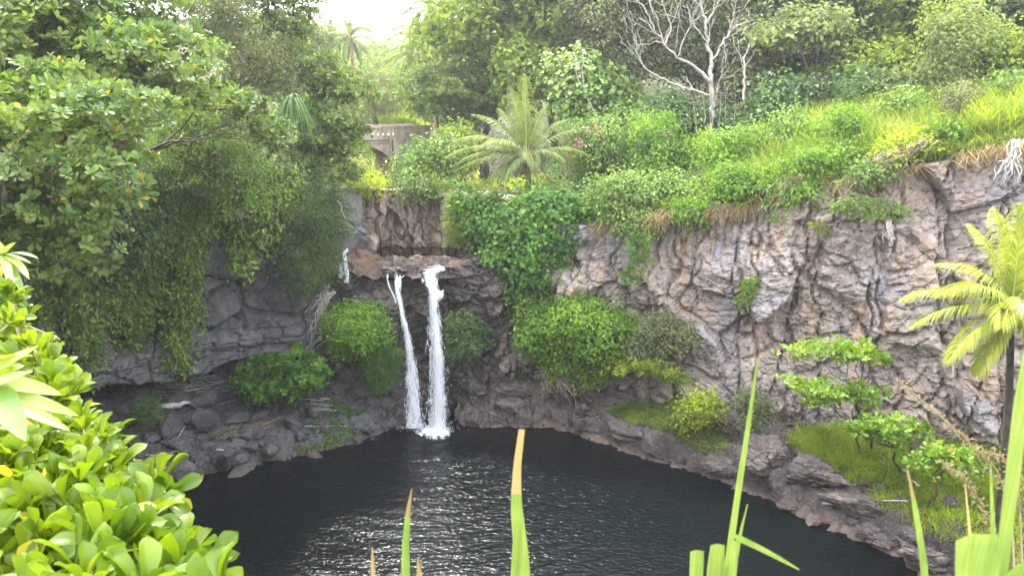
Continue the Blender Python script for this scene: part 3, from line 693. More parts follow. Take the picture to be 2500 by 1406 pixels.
    if twig:
        so = Soup()
        for _ in range(twig_n):
            i = RNG.integers(0, len(c)); d0 = unit(RNG.normal(0, 1, 3) * np.array([1, .5, 1]) + np.array([0, -.7, 0]))
            p0 = C[i] + d0 * rm[i] * sq * .7; p1 = p0 + unit(RNG.normal(0, 1, 3) + np.array([0, -.5, -droop])) * rm[i] * RNG.uniform(.6, 1.7)
            so.tube(wander(p0, p1, 6, .12), np.linspace(.012, .004, 6) * (Y / 30) * 1.15, 3, False)
        so.part("twigs", M[twig], root)["kind"] = "stuff"
    return root, C, rm

def field(name, poly, n, h, w, mat, Yr=(24, 60), lean=(0, 0, 0), spread=.35, seg=4, label=None, surf=None, bend=.5, zmax=None, kind="stuff"):
    """grass blades rooted on the ground seen through a photo outline"""
    s = []
    lo, hi = np.min(poly, 0), np.max(poly, 0)
    while sum(len(x) for x in s) < n:
        u = RNG.uniform(lo[0], hi[0], n); v = RNG.uniform(lo[1], hi[1], n); i, _ = in_poly(u, v, poly); s.append(np.stack([u[i], v[i]], -1))
    s = np.concatenate(s)[:n]; d = ray(s[:, 0], s[:, 1]); d = d / d[:, 1:2]
    if surf is None:
        ys = np.arange(Yr[0], Yr[1], .25); hit = np.full(n, np.nan)
        for y in ys:
            p = d * y; g_ = ground_z(p[:, 0], p[:, 1]); c = np.isnan(hit) & (p[:, 2] + EYE < g_); hit[c] = y
        ok = ~np.isnan(hit); P = d[ok] * hit[ok][:, None]; P[:, 2] = ground_z(P[:, 0], P[:, 1]) - .05
    else:
        P = surf(s)
    return blades(name, P, h, w, mat, lean, spread, seg, bend, label, kind)
def blades(name, P, h, w, mat, lean=(0, 0, 0), spread=.35, seg=4, bend=.5, label=None, kind="stuff", parent=None):
    n = len(P); H = h * RNG.uniform(.5, 1.25, n); d = unit(np.array([0, 0, 1.0]) + np.array(lean) + RNG.normal(0, spread, (n, 3)) * np.array([1, 1, .25]))
    out = unit(RNG.normal(0, 1, (n, 3)) * np.array([1, 1, 0]) + np.array(lean) * 1.5); side = unit(np.cross(d, unit(RNG.normal(0, 1, (n, 3)) + np.array([0, -1.2, 0]))))
    t = np.linspace(0, 1, seg); b = bend * RNG.uniform(.3, 1.4, n)
    mid = P[:, None] + (H[:, None] * t[None])[..., None] * d[:, None] + ((b * H)[:, None] * t[None] ** 2.2)[..., None] * (out * .75 + np.array([0, 0, -.35]))[:, None]
    ww = w * RNG.uniform(.6, 1.3, n)[:, None] * (1 - t[None] ** 1.8 * .97)
    V = np.concatenate([mid - side[:, None] * ww[..., None] / 2, mid + side[:, None] * ww[..., None] / 2], 1)
    a = (np.arange(n) * 2 * seg)[:, None]; q = np.arange(seg - 1)
    F = np.stack([a + q, a + seg + q, a + seg + q + 1, a + q + 1], -1).reshape(-1, 4)
    o = obj(name, mesh_of(name, V.reshape(-1, 3), [F]), M[mat], parent)
    if kind: o["kind"] = kind
    if label: o["label"] = label
    return o
# ================================================================== PLANTS, from the far hill to the near rim
def sea_poly(x0, y0, x1, y1): return [(x0, y0), (x1, y0), (x1, y1), (x0, y1)]
# ---- far hill: hedge bushes on the pasture and the valley wood
GB = "round bushes dotted over the far pasture"
far_bush_specs = [((895, 82), 10, 330, "small grey-green bush at the left end of the far pasture's hedge"), ((939, 84), 14, 345, "widest dark bush on the middle of the far pasture"), ((958, 83), 12, 345, "bush just right of the widest dark bush on the far pasture"),
                  ((987, 82), 7, 350, "small round bush on the far pasture, right of the wide dark bush"), ((1003, 83), 8, 350, "last hedge bush on the far pasture before the palm fronds"),
                  ((937, 112), 8, 285, "dark bush standing alone at the lower edge of the far pasture"), ((898, 111), 10, 280, "bush at the lower left corner of the far pasture beside the palm"), ((967, 114), 7, 285, "low bush at the lower right edge of the far pasture")]
for (u, v), r, Y, lab in far_bush_specs:
    ang = np.arange(9) / 9 * 6.28
    canopy("pasture_bush", [(u + r * 1.5 * math.cos(a), v + r * .75 * math.sin(a)) for a in ang], Y, 4, max(3.5, r * .5), .55, 'bluegreen', cover=1.6, label=lab, cat="bush", group=GB, crown="foliage", trunk_r=.15, limbs=2)
# ridge line of trees along the skyline
Pq = []
for u in np.linspace(880, 1060, 46):
    y = 455 + RNG.uniform(-12, 12); p0 = at(u, 78, y); zg = gz(p0[0], y)
    for _ in range(36): Pq.append((p0[0] + RNG.normal(0, 2.2), y + RNG.normal(0, 3), zg + abs(RNG.normal(1.2, 1.4))))
Pq = np.array(Pq); V, F = leaves(Pq, unit(RNG.normal(0, .6, Pq.shape) + np.array([0, -.3, .8])), 1.5, 'fold')
tag(obj("ridge_wood", mesh_of("ridge_wood", V, [F]), M['bluegreen']), "thin line of hazy trees along the crest of the far pasture", kind="stuff")
# valley wood between the bridge and the pasture: one far mass of small crowns
Pq = []; Nq = []
for _ in range(620):
    y = RNG.uniform(78, 208) ; xv = -4 - (y - 35) * .2; x = xv + RNG.uniform(-.16, .17) * y; zg = gz(x, y); r = RNG.uniform(1.6, 3.2)
    d = unit(RNG.normal(0, 1, (110, 3)) + np.array([0, -.3, .6])); Pq.append(np.array([x, y, zg + RNG.uniform(.6, 1.8)]) + d * r * np.array([1, 1, .75]) * RNG.uniform(.8, 1.05, (110, 1))); Nq.append(d)
Pq = np.concatenate(Pq); Nq = np.concatenate(Nq); V, F = leaves(Pq, unit(Nq + np.array([0, 0, .6]) + RNG.normal(0, .35, Pq.shape)), .62 + Pq[:, 1] * .0012, 'fold')
tag(obj("valley_wood", mesh_of("valley_wood", V, [F]), M['broad']), "dense mass of round green treetops filling the valley below the pasture", kind="stuff")

# ---- bridge
def build_bridge():
    Mb = M['concrete'] = rock_mat("weathered_concrete", (.15, .115, .095), (.31, .25, .21), (.48, .40, .34), streak=(.10, .075, .06), bump=.25, scale=1.4, crackdark=.15, stretch=(1, 1, .35))
    Mr = M['arch_orange'] = rock_mat("orange_brown_concrete", (.16, .085, .05), (.30, .17, .10), (.42, .27, .18), streak=(.16, .11, .08), bump=.25, scale=1.4, crackdark=.15)  # more orange concrete colour for the soffit and piers
    base = at(955, 398, 58.0); ang = math.radians(24)
    X = np.array([math.cos(ang), math.sin(ang), 0.0]); Yv = np.array([-math.sin(ang), math.cos(ang), 0.0])
    root = empty("arch_bridge", base, "old weathered concrete arch bridge crossing the gorge behind the trees", "bridge")
    def W(x, y, z): return base + np.multiply.outer(np.asarray(x, float), X) + np.multiply.outer(np.asarray(y, float), Yv) + np.multiply.outer(np.asarray(z, float), np.array([0, 0, 1.0]))
    def box(x0, x1, y0, y1, z0, z1, so):
        xs, ys, zs = np.meshgrid([x0, x1], [y0, y1], [z0, z1], indexing='ij'); V = W(xs.ravel(), ys.ravel(), zs.ravel())
        so.add(V, np.array([[0, 1, 3, 2], [4, 6, 7, 5], [0, 4, 5, 1], [2, 3, 7, 6], [0, 2, 6, 4], [1, 5, 7, 3]]))
    span, rise, wid = 9.6, 1.75, 5.2; th = np.linspace(0, np.pi, 25); n = len(th)
    xa = -span / 2 + span / 2 * np.cos(th); za = rise * np.sin(th)
    # spandrel faces over the arch, front and back, and the soffit between them
    deck = 2.2
    for nm, y in (("spandrel_wall", 0.0), ("spandrel_wall", wid)):
        so = Soup(); yo = .35 if y == 0 else -.35
        for yy in (y, y + yo):
            V = np.concatenate([W(xa, np.full(n, yy), za), W(xa, np.full(n, yy), np.full(n, deck - .35))]); a = np.arange(n - 1); so.add(V, np.stack([a, a + 1, a + n + 1, a + n], -1))
        so.part(nm, Mb, root, False)
    so = Soup(); V = np.concatenate([W(xa, np.full(n, .02), za - .02), W(xa, np.full(n, wid - .02), za - .02), W(xa * 1.0, np.full(n, .02), za + .3), W(xa, np.full(n, wid - .02), za + .3)])
    a = np.arange(n - 1); so.add(V, np.stack([a, a + 1, a + n + 1, a + n], -1), np.stack([a + 2 * n, a + 3 * n, a + 3 * n + 1, a + 2 * n + 1], -1)); so.part("arch_barrel", Mr, root, True)
    so = Soup()                                                           # raised ring round the arch
    for k in range(n - 1):
        p = np.array([xa[k:k + 2], za[k:k + 2]]); q = np.array([xa[k:k + 2] * 1.0 - span / 2 * 0 + .0, za[k:k + 2] + .28])
        so.add(np.concatenate([W(p[0], [-.06] * 2, p[1]), W(q[0], [-.06] * 2, q[1]), W(p[0], [.0] * 2, p[1]), W(q[0], [0.] * 2, q[1])]), np.array([[0, 1, 3, 2], [0, 4, 5, 1], [2, 3, 7, 6]]))
    so.part("arch_ring", Mb, root, False)
    so = Soup(); box(-span - .3, 3.6, -.15, wid + .15, deck - .35, deck, so); so.part("deck", Mb, root, False)
    for y0 in (-.12, wid - .18):
        so = Soup(); box(-span - .3, 3.6, y0, y0 + .3, deck + .55, deck + .75, so); so.part("parapet_rail", Mb, root, False)
        for x in np.arange(-span - .1, .2, .42):
            so = Soup(); box(x, x + .24, y0 + .05, y0 + .25, deck, deck + .55, so); so.part("baluster", Mb, root, False)
        so = Soup(); box(.35, 3.6, y0 + .03, y0 + .27, deck, deck + .55, so); so.part("parapet_wall", Mb, root, False)
    so = Soup(); box(.2, .95, -.22, .4, -.2, deck - .35, so); so.part("pilaster", Mb, root, False)
    so = Soup(); box(.95, 3.6, -.02, .5, -.8, deck - .35, so); so.part("wing_wall", Mb, root, False)
    so = Soup(); box(-.15, .85, .05, wid - .05, -2.2, .02, so); so.part("pier", Mr, root, False)
    so = Soup(); box(-span - .85, -span + .15, .05, wid - .05, -2.2, .02, so); so.part("pier", Mr, root, False)
    for x0, x1 in ((-1.9, .05),):
        so = Soup()
        for (p, q, r, s_) in ((x0, x1, deck - .62, deck - .55), (x0, x0 + .08, .9, deck - .62), (x1 - .08, x1, .3, deck - .62)): box(p, q, -.07, .0, r, s_, so)
        so.part("panel_frame", Mb, root, False)
build_bridge()
field("bridge_grass", [(925, 285), (1010, 285), (1065, 318), (930, 308)], 900, 1.1, .06, 'grass_yellow', surf=lambda s: (lambda p: p)(at(s[:, 0], s[:, 1] + 12, 64.5)), label="tall yellow-green grass growing along the far side of the bridge")

xg = RNG.uniform(-1, 1, 9000); yg = RNG.uniform(41, 82, 9000); xg = -4 - (yg - 35) * .2 + xg * 7.5; Pg = np.stack([xg, yg, ground_z(xg, yg)], -1); dg, _ = rim_dist(xg, yg)
blades("valley_grass", Pg[dg > 1.2], .8, .06, 'grass_yellow', (0, -.2, 0), .4, 4, .7, "bright yellow-green grass on the valley floor under and behind the bridge")
# ---- palms
def frond(root, c, az, el0, length, sag, mat, nleaf=56, leaflet=.75, wleaf=.035, fold=.5, twist=0.0, dead=False, hang=.95, rad=.025):
    n = 16; t = np.linspace(0, 1, n); el = el0 - sag * t ** 1.35
    dx = np.cos(el) * math.cos(az), np.cos(el) * math.sin(az), np.sin(el)
    D = np.stack(dx, -1); ds = length / (n - 1); Pm = np.concatenate([[np.zeros(3)], np.cumsum(D[:-1] * ds, 0)]) + c
    so = Soup(); so.tube(Pm, np.linspace(rad * 1.4, rad * .25, n), 4); fr = so.part("frond", M['frond_rib'], root)
    side = np.array([-math.sin(az), math.cos(az), 0.0]); side = side * math.cos(twist) + np.array([0, 0, 1.0]) * math.sin(twist)
    V, F, o = [], [], 0
    ts = np.linspace(.12, .995, nleaf)
    for s_ in (-1, 1):
        pos = np.stack([np.interp(ts, t, Pm[:, k]) for k in range(3)], -1); dd = unit(np.stack([np.interp(ts, t, D[:, k]) for k in range(3)], -1)); upv = unit(np.cross(dd, side) * 1.0); upv = np.where(upv[:, 2:3] < 0, -upv, upv)
        ln = leaflet * np.sin(np.clip(ts * .82 + .16, 0, 1) * np.pi) ** .6 * RNG.uniform(.85, 1.1, nleaf)
        ang = .95 - .5 * ts
        d0 = unit(dd * np.cos(ang)[:, None] + s_ * side * np.sin(ang)[:, None] * math.cos(fold) + upv * np.sin(ang)[:, None] * math.sin(fold) * .8 + RNG.normal(0, .05, (nleaf, 3)))
        d1 = unit(d0 + np.array([0, 0, -hang])); d2 = unit(d0 + np.array([0, 0, -hang * 2.4]))
        p0 = pos; p1 = p0 + d0 * ln[:, None] * .4; p2 = p1 + d1 * ln[:, None] * .35; p3 = p2 + d2 * ln[:, None] * .25
        wv = unit(np.cross(d0, upv + .4 * s_ * side)) * (wleaf / 2); wv = np.where(np.abs(wv).sum(-1, keepdims=True) < 1e-6, side * wleaf / 2, wv)
        q = np.stack([p0 - wv * .5, p0 + wv * .5, p1 - wv, p1 + wv, p2 - wv * .8, p2 + wv * .8, p3], 1)
        a = (np.arange(nleaf) * 7)[:, None] + o; V.append(q.reshape(-1, 3)); o += nleaf * 7
        F.append(np.concatenate([a + np.array([[0, 1, 3, 2]]), a + np.array([[2, 3, 5, 4]])]).reshape(-1, 4)); F.append((a + np.array([[4, 5, 6]])).reshape(-1, 3))
    V = np.concatenate(V); 
    lf = part("leaflets", V, F, M[mat], root); lf.parent = fr; lf["kind"] = "stuff"
    return fr
M['frond_rib'] = bark_mat("frond_rib", (.20, .21, .06), (.36, .34, .12), 5, .5)
M['husk'] = bark_mat("brown_husk", (.14, .09, .05), (.30, .20, .11), 8)
M['coconut'] = bark_mat("green_gold_coconut", (.25, .20, .03), (.42, .30, .05), 4, .45)
def palm(label, crown, base, L, specs, mat, group=None, nleaf=56, leaflet=.8, wl=.04, r=.13, trunk='palmtrunk', dead=(), nuts=0, lean_fix=None):
    base = np.array(base, float); crown = np.array(crown, float)
    root = empty("coconut_palm", base, label, "palm", group)
    tp = np.linspace(0, 1, 14)[:, None]; P = base * (1 - tp) + crown * tp; P[:, 0] += .12 * np.sin(tp[:, 0] * 3.1)
    so = Soup(); so.tube(P, np.linspace(r * 1.3, r * .85, 14) * (1 + .06 * (np.arange(14) % 2)), 10); so.part("trunk", M[trunk], root)
    for az, el, k, sag in specs:
        frond(root, crown + np.array([0, 0, .05]), math.radians(az), math.radians(el), L * k, math.radians(sag), mat, nleaf, leaflet, wl)
    for az, el, k, sag in dead:
        frond(root, crown, math.radians(az), math.radians(el), L * k, math.radians(sag), 'straw', nleaf // 2, leaflet * .7, wl)
    so = Soup()
    for i in range(10):
        a = i * 2.4; d = np.array([math.cos(a), math.sin(a), 0]); so.tube(np.array([crown - np.array([0, 0, .55]), crown + d * r * 1.1 - np.array([0, 0, .25]), crown + d * .32 + np.array([0, 0, .2])]), [r * .55, r * .42, .03], 5)
    so.part("leaf_bases", M['husk'], root)
    for i in range(nuts):
        a = -1.9 + i * .75; cc = crown + np.array([math.cos(a) * .33, math.sin(a) * .33, -.28 - .1 * (i % 2)])
        th, ph = np.meshgrid(np.linspace(0, np.pi, 7), np.linspace(0, 2 * np.pi, 11), indexing='ij'); rr = .125
        V = cc + rr * np.stack([np.sin(th) * np.cos(ph), np.sin(th) * np.sin(ph), np.cos(th) * 1.25], -1).reshape(-1, 3); part("coconut", V, [grid_faces(7, 11)], M['coconut'], root, True)
    return root
def spec(n, seed, el=(60, -5), lenr=(.85, 1.05), sag=(40, 80)):
    r = np.random.default_rng(seed); return [(i * 137.5 + r.uniform(-15, 15), el[0] + (el[1] - el[0]) * (i / max(1, n - 1)) + r.uniform(-6, 6), r.uniform(*lenr), r.uniform(*sag)) for i in range(n)]
# the palm on the ledge by the right cliff
rp = at(2468, 758, 21.5); rb = at(2462, 1180, 21.5); rb[2] = 1.2
right_specs = [(182, 12, 1.0, 55), (168, 26, 1.02, 60), (192, 40, .95, 70), (205, -8, .95, 45), (215, -38, .75, 25), (230, 22, .7, 60), (100, 76, 1.0, 22), (75, 83, 1.0, 14), (130, 70, .9, 30), (30, 45, .95, 60),
               (-20, 25, .95, 70), (-60, 5, .9, 60), (-80, -25, .8, 40), (-40, -45, .85, 30), (60, 60, 1.0, 40), (160, 58, .85, 75), (5, 10, 1, 60), (250, 40, .7, 95)]
palm("yellow-green coconut palm with golden nuts in front of the right-hand cliff", rp, rb, 3.3, right_specs, 'palm_yellow', nleaf=74, leaflet=.92, wl=.042, r=.11, nuts=5)
# the palm over the round trees in the middle
cp_ = at(1285, 385, 38.6); cb = at(1283, 540, 38.9); 
palm("grey-green coconut palm rising between the hau trees above the cliff corner", cp_, cb, 4.4,
     [(185, 22, 1.0, 55), (172, 34, .98, 60), (198, 6, .85, 35), (205, -18, .8, 30), (150, 52, .95, 50), (115, 70, .98, 25), (95, 80, 1.0, 10), (60, 62, .85, 35), (40, 50, .8, 45), (20, 38, .82, 40), (0, 22, .75, 50), (215, 40, .8, 80), (-30, 25, .55, 70), (-80, 20, .5, 80), (240, 0, .6, 60), (130, 62, .8, 40), (165, 12, .9, 45)],
     'palm', nleaf=66, leaflet=.95, wl=.05, r=.16, trunk='husk', dead=[(-20, -55, .45, 15), (10, -30, .4, 40)])
GP = "coconut palms far up the valley"
for (u, v, Y, L, lab, sd, hang) in [(856, 95, 95, 2.9, "tall far coconut palm standing out against the white sky, its fronds drooping", 3, 0), (808, 88, 102, 2.4, "coconut palm half hidden just left of the tall far palm", 4, 0), (772, 82, 98, 2.2, "leftmost far coconut palm, peeping over the almond trees", 5, 0),
                                    (1018, 78, 84, 3.0, "far coconut palm at the left edge of the bright trees, above the pasture", 6, 0), (1010, 128, 80, 3.2, "lower far coconut palm with pale drooping fronds beside the bright trees", 7, 0), (1052, 22, 76, 2.8, "high coconut palm crown poking out at the top of the bright trees", 8, 0)]:
    c_ = at(u, v, Y); b_ = np.array([c_[0], Y, gz(c_[0], Y)]); L *= 1.35
    palm(lab, c_, b_, L, spec(17, sd, (75, -45), (.8, 1.05), (45, 90)), 'palm', GP, nleaf=54, leaflet=1.0, wl=.07, r=.2, trunk='husk', dead=[(50 + 80 * i, -60, .7, 20) for i in range(4)])

# ---- pandanus, strap leaves hanging from the crown
def pandanus(u, v, Y, L, label, n=70, hang=1.0, w=.07, base=None, mat='palegreen'):
    c = at(u, v, Y); b = np.array(base) if base is not None else np.array([c[0] - .5, c[1] + .8, gz(c[0] - .5, c[1] + .8)])
    root = empty("pandanus", b, label, "pandanus tree"); so = Soup(); so.tube(wander(b, c, 8, .04), np.linspace(.14, .1, 8), 7); so.part("trunk", M['bark'], root)
    so = Soup()
    for i in range(n):
        az = i * 2.4; el = RNG.uniform(-.1, 1.2); ln = L * RNG.uniform(.7, 1.1); t = np.linspace(0, 1, 6)
        d = np.stack([np.cos(az) * np.cos(el) * t, np.sin(az) * np.cos(el) * t, np.sin(el) * t - hang * t ** 2 * 1.2], -1) * ln; s_ = np.array([-math.sin(az), math.cos(az), 0]) * w / 2 * (1 - t[:, None] ** 2 * .95)
        P = c + d; V = np.stack([P - s_, P + np.array([0, 0, -w * .3]), P + s_], 1).reshape(-1, 3); so.add(V, grid_faces(6, 3))
    so.part("leaves", M[mat], root, False)
pandanus(20, 45, 22, 1.5, "pandanus with long pale drooping strap leaves at the top left corner", base=(-17.5, 21, 13))
pandanus(35, 112, 20.5, 1.05, "lower pandanus head with pale hanging blades left of the almond leaves", base=(-16.5, 20, 13))
pandanus(715, 238, 31, 1.35, "clump of dark hanging strap leaves under the fine-leaved tree", hang=1.5, mat='darkvine', base=(-13.2, 37.5, 12.3))

# ---- trees behind, left to right
GLB = "sea almond trees on the left rim"
T = canopy
T("sea_almond_tree", [(560, -110), (800, -100), (785, 0), (797, 45), (772, 62), (748, 140), (690, 120), (640, 60), (600, 20)], 39, 5, 42, .24, 'almond', 'obov', (1.2, 1.2, .5), 2.0, 'rosette', "tall sea almond whose top leaves stand against the white sky gap", "tree", GLB, trunk_r=.3, base=(-15.5, 42))
T("fine_leaved_tree", [(430, -110), (640, -110), (615, 40), (650, 90), (700, 120), (752, 190), (745, 255), (660, 250), (560, 225), (500, 130), (440, 60)], 35, 5, 38, .12, 'olive', 'narrow', (1, 1, .85), 2.6, label="olive grey tree with very fine leaves between the left almond trees", cat="tree", trunk_r=.25, base=(-15, 38), droop=.4)
T("sea_almond_tree", [(690, 90), (760, 125), (835, 125), (885, 180), (905, 225), (880, 262), (800, 270), (720, 215), (690, 160)], 37, 4.5, 34, .21, 'almond', 'obov', (1.3, 1.2, .45), 2.4, 'rosette', "sea almond with pale layered sprays just below the far palms", "tree", GLB, trunk_r=.22, base=(-11.5, 40))
T("sea_almond_tree", [(680, 270), (760, 240), (860, 260), (890, 300), (905, 330), (880, 360), (865, 385), (870, 430), (850, 455), (770, 446), (700, 380)], 35.5, 4.5, 34, .20, 'almond', 'obov', (1.35, 1.2, .42), 2.4, 'rosette', "dark sea almond whose lowest sprays reach over the arch bridge", "tree", GLB, trunk_r=.22, base=(-11.5, 37.6))
T("vine_covered_bush", [(430, 215), (520, 222), (600, 290), (628, 380), (650, 430), (655, 480), (590, 525), (520, 490), (430, 450), (345, 440), (345, 340), (400, 310)], 30.5, 3.5, 36, .10, 'vine', 'fold', (1, 1, .9), 1.9, label="dome of small-leaved vine with a bare brown tangle on its face", cat="bush", crown="foliage", trunk_r=.12, twig='drytwig', twig_n=420, base=(-15.5, 35.5), droop=.5)
T("sea_almond_tree", [(430, 185), (520, 205), (620, 225), (692, 288), (722, 330), (700, 400), (640, 375), (600, 300), (500, 250)], 27.5, 2.5, 26, .21, 'almond', 'obov', (1.4, 1.1, .35), 2.0, 'rosette', "long drooping sea almond branch crossing in front of the vine dome", "tree", GLB, trunk_r=.10, base=(-19.5, 27, 12.5), limbs=3, back=.2)
T("sea_almond_tree", [(-250, -150), (470, -140), (420, -20), (470, 60), (575, 145), (520, 215), (540, 265), (440, 285), (300, 270), (120, 230), (-200, 210)], 22, 6, 56, .235, 'almond', 'obov', (1.4, 1.3, .38), 2.2, 'rosette', "big sea almond filling the upper left with tiers of pale leaves", "tree", GLB, trunk_r=.28, base=(-18.5, 22, 13), leaf_parts=300, vslope=-.004)
T("sea_almond_tree", [(-250, 165), (120, 140), (300, 200), (450, 280), (425, 315), (350, 350), (350, 460), (285, 560), (235, 650), (195, 700), (110, 620), (-200, 660)], 17, 5, 58, .235, 'almond', 'obov', (1.35, 1.3, .38), 2.2, 'rosette', "nearest sea almond, its broad leaf sprays hanging over the vines at the left edge", "tree", GLB, trunk_r=.24, base=(-15.6, 17.5, 13), leaf_parts=300, vslope=-.003)

# ---- hanging vines on the left cliff
GV = "curtains of green vine hanging down the left cliff"
VK = dict(cat="vine", group=GV, crown="foliage", tm='fold', squash=(.8, .6, 1.6), droop=1.0, twig='drytwig', density_top=.6, face=.45, back=.0, inset=.7, outl=.06, strands=17, holes=-.6)
def vine(poly, Y, lab, mat='vine', leaf=.15, lobe=12, tw=60, **kw):
    a = dict(VK); a.update(kw); poly = np.asarray(poly, float)
    top = at(poly[:, 0].mean(), poly[:, 1].min(), Y + .5)
    return T("hanging_vine", poly, Y, 1.3, lobe, leaf, mat, label=lab, base=tuple(top), trunk_r=.016, limbs=6, twig_n=tw, cover=1.8, **a)
vine([(-60, 600), (60, 520), (250, 440), (430, 430), (430, 600), (300, 660), (120, 720), (-60, 720)], 29.5, "dark upper mass of vine under the nearest almond leaves", 'darkvine', .15, 32, 120, strands=0, back=.3, holes=-.3)
vine([(30, 640), (105, 650), (112, 830), (70, 850), (35, 800)], 28.3, "leftmost short vine curtain just above the yellow-green foreground bush")
vine([(125, 570), (192, 560), (190, 850), (172, 900), (145, 860)], 29, "narrow vine curtain left of the bare twig column")
vine([(195, 560), (262, 540), (258, 880), (225, 935), (196, 880)], 29.6, "vine curtain whose tip hangs lowest at the far left of the cave")
vine([(262, 480), (302, 470), (302, 780), (272, 850), (258, 700)], 30.4, "thin vine strip with bare stems showing in the middle", tw=140)
vine([(305, 465), (412, 460), (410, 700), (352, 870), (322, 860), (305, 700)], 31.2, "broad vine curtain with a forked ragged lower end")
vine([(425, 455), (522, 450), (520, 560), (495, 640), (490, 770), (468, 885), (425, 905), (412, 800), (430, 650)], 31.8, "longest vine curtain, reaching down beside the grey rock face", tw=110)
vine([(545, 510), (652, 500), (650, 590), (628, 650), (610, 705), (575, 660), (545, 600)], 32.6, "bright pointed vine tongue hanging over the grey rock blocks", 'vine', .15)
vine([(520, 425), (640, 420), (740, 430), (745, 520), (680, 560), (640, 540), (540, 540), (518, 480)], 33.2, "vine mat along the rim above the grey rock face", 'vine', .13, 22, 80, strands=0, back=.3)
T("cascading_shrub", [(650, 470), (760, 440), (852, 455), (848, 540), (832, 600), (838, 660), (790, 712), (730, 726), (700, 690), (672, 640), (662, 580), (642, 540)], 33.6, 2.2, 34, .10, 'darkvine', 'narrow', (1, .9, 1.1), 2.3, label="dark fine-leaved shrub cascading beside the small left trickle", cat="shrub", crown="foliage", base=(-10.2, 35.4, 11.5), trunk_r=.07, twig='palebark', twig_n=30, droop=.6, face=.4)

# ---- plants in the middle
T("yellow_bush", [(850, 500), (858, 455), (885, 432), (905, 425), (940, 428), (948, 450), (930, 475), (890, 492)], 45, 2.5, 22, .16, 'yellowgreen', 'narrow', (1, 1, .9), 2.4, label="bright yellow-green bush below the arch of the bridge", cat="bush", crown="foliage", trunk_r=.06, droop=.4)
T("bushy_tree", [(955, 465), (965, 415), (1005, 385), (1050, 352), (1075, 340), (1112, 340), (1118, 400), (1090, 452), (1030, 478)], 43, 3, 26, .17, 'vine', 'wide', (1, 1, .85), 2.3, label="mid green bushy tree between the bridge pier and the palm", cat="tree", trunk_r=.1, twig='drytwig', twig_n=60)
T("round_bush", [(978, 410), (1005, 385), (1040, 378), (1048, 405), (1025, 430), (985, 430)], 46, 2, 18, .24, 'heart', 'wide', (1, 1, .8), 2.2, label="small dark bush with broad leaves right under the bridge's pilaster", cat="bush", crown="foliage", trunk_r=.05)
T("bushy_tree", [(1078, 330), (1110, 305), (1150, 330), (1170, 380), (1125, 425), (1085, 395)], 47, 3, 24, .2, 'broad', 'wide', (1, 1, .8), 2.3, label="yellowish leafy tree growing against the bridge's wing wall", cat="tree", trunk_r=.09)
T("fine_leaved_tree", [(868, 190), (960, 185), (985, 255), (965, 300), (900, 300), (870, 250)], 66, 4, 22, .16, 'olive', 'narrow', (1, 1, .9), 2.4, label="grey-green feathery tree just above the bridge deck", cat="tree", trunk_r=.15)
GM = "big leafy trees on the slope behind the palm"
T("sea_almond_tree", [(985, 175), (1050, 150), (1140, 160), (1190, 225), (1150, 270), (1120, 300), (1050, 312), (1000, 292), (965, 235)], 56, 5, 30, .30, 'almond', 'obov', (1.3, 1.2, .5), 2.2, 'rosette', "deep green layered tree just right of and above the bridge", "tree", GM, trunk_r=.25)
T("breadfruit_tree", [(1015, 85), (1055, 20), (1120, -60), (1300, -120), (1285, 80), (1240, 150), (1160, 165), (1080, 155), (1030, 140)], 58, 7, 34, .34, 'broad', 'wide', (1, 1, .85), 2.4, label="bright leafy tree bordering the right side of the sky gap", cat="tree", group=GM, trunk_r=.3)
T("breadfruit_tree", [(1250, -100), (1480, -140), (1455, 90), (1405, 150), (1330, 165), (1275, 115)], 56, 6, 34, .33, 'broad', 'wide', (1, 1, .85), 2.4, label="bright leafy tree at the top edge, straight above the palm", cat="tree", group=GM, trunk_r=.3)
T("vine_draped_tree", [(1205, 135), (1290, 105), (1352, 170), (1350, 245), (1290, 275), (1225, 235)], 53, 4, 28, .27, 'broad', 'heart', (.9, .9, 1.1), 2.3, label="tree draped in hanging leaves just above the palm's top frond", cat="tree", group=GM, trunk_r=.2, droop=.8)
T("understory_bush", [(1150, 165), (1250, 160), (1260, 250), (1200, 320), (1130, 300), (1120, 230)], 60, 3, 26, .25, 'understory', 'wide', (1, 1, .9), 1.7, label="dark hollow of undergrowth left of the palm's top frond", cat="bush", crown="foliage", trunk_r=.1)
T("fine_leaved_tree", [(1370, 20), (1440, -120), (1600, -140), (1570, 90), (1560, 180), (1500, 225), (1415, 180), (1400, 90)], 52, 5, 32, .17, 'olive', 'fold', (1, 1, .9), 2.3, label="dull olive tree left of the bare white tree", cat="tree", group=GM, trunk_r=.22)
T("vine_draped_tree", [(1325, 175), (1420, 140), (1520, 200), (1565, 275), (1500, 325), (1400, 315), (1335, 265)], 48, 4.5, 30, .22, 'vine', 'heart', (.9, .9, 1.1), 2.3, label="vine-draped tree with pale snags, right of the palm", cat="tree", group=GM, trunk_r=.18, droop=.7)
T("fine_leaved_tree", [(1520, -140), (1900, -160), (1885, 120), (1865, 225), (1780, 245), (1640, 215), (1555, 150)], 50, 5, 34, .16, 'olive', 'fold', (1, 1, .9), 2.2, label="grey olive thicket tree directly behind the bare white tree", cat="tree", group=GM, trunk_r=.2)
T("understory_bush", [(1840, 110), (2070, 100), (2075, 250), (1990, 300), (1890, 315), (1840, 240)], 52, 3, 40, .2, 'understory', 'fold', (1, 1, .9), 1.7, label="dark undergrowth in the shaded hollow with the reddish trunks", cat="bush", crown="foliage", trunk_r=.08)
GR = "trees along the top right of the slope"
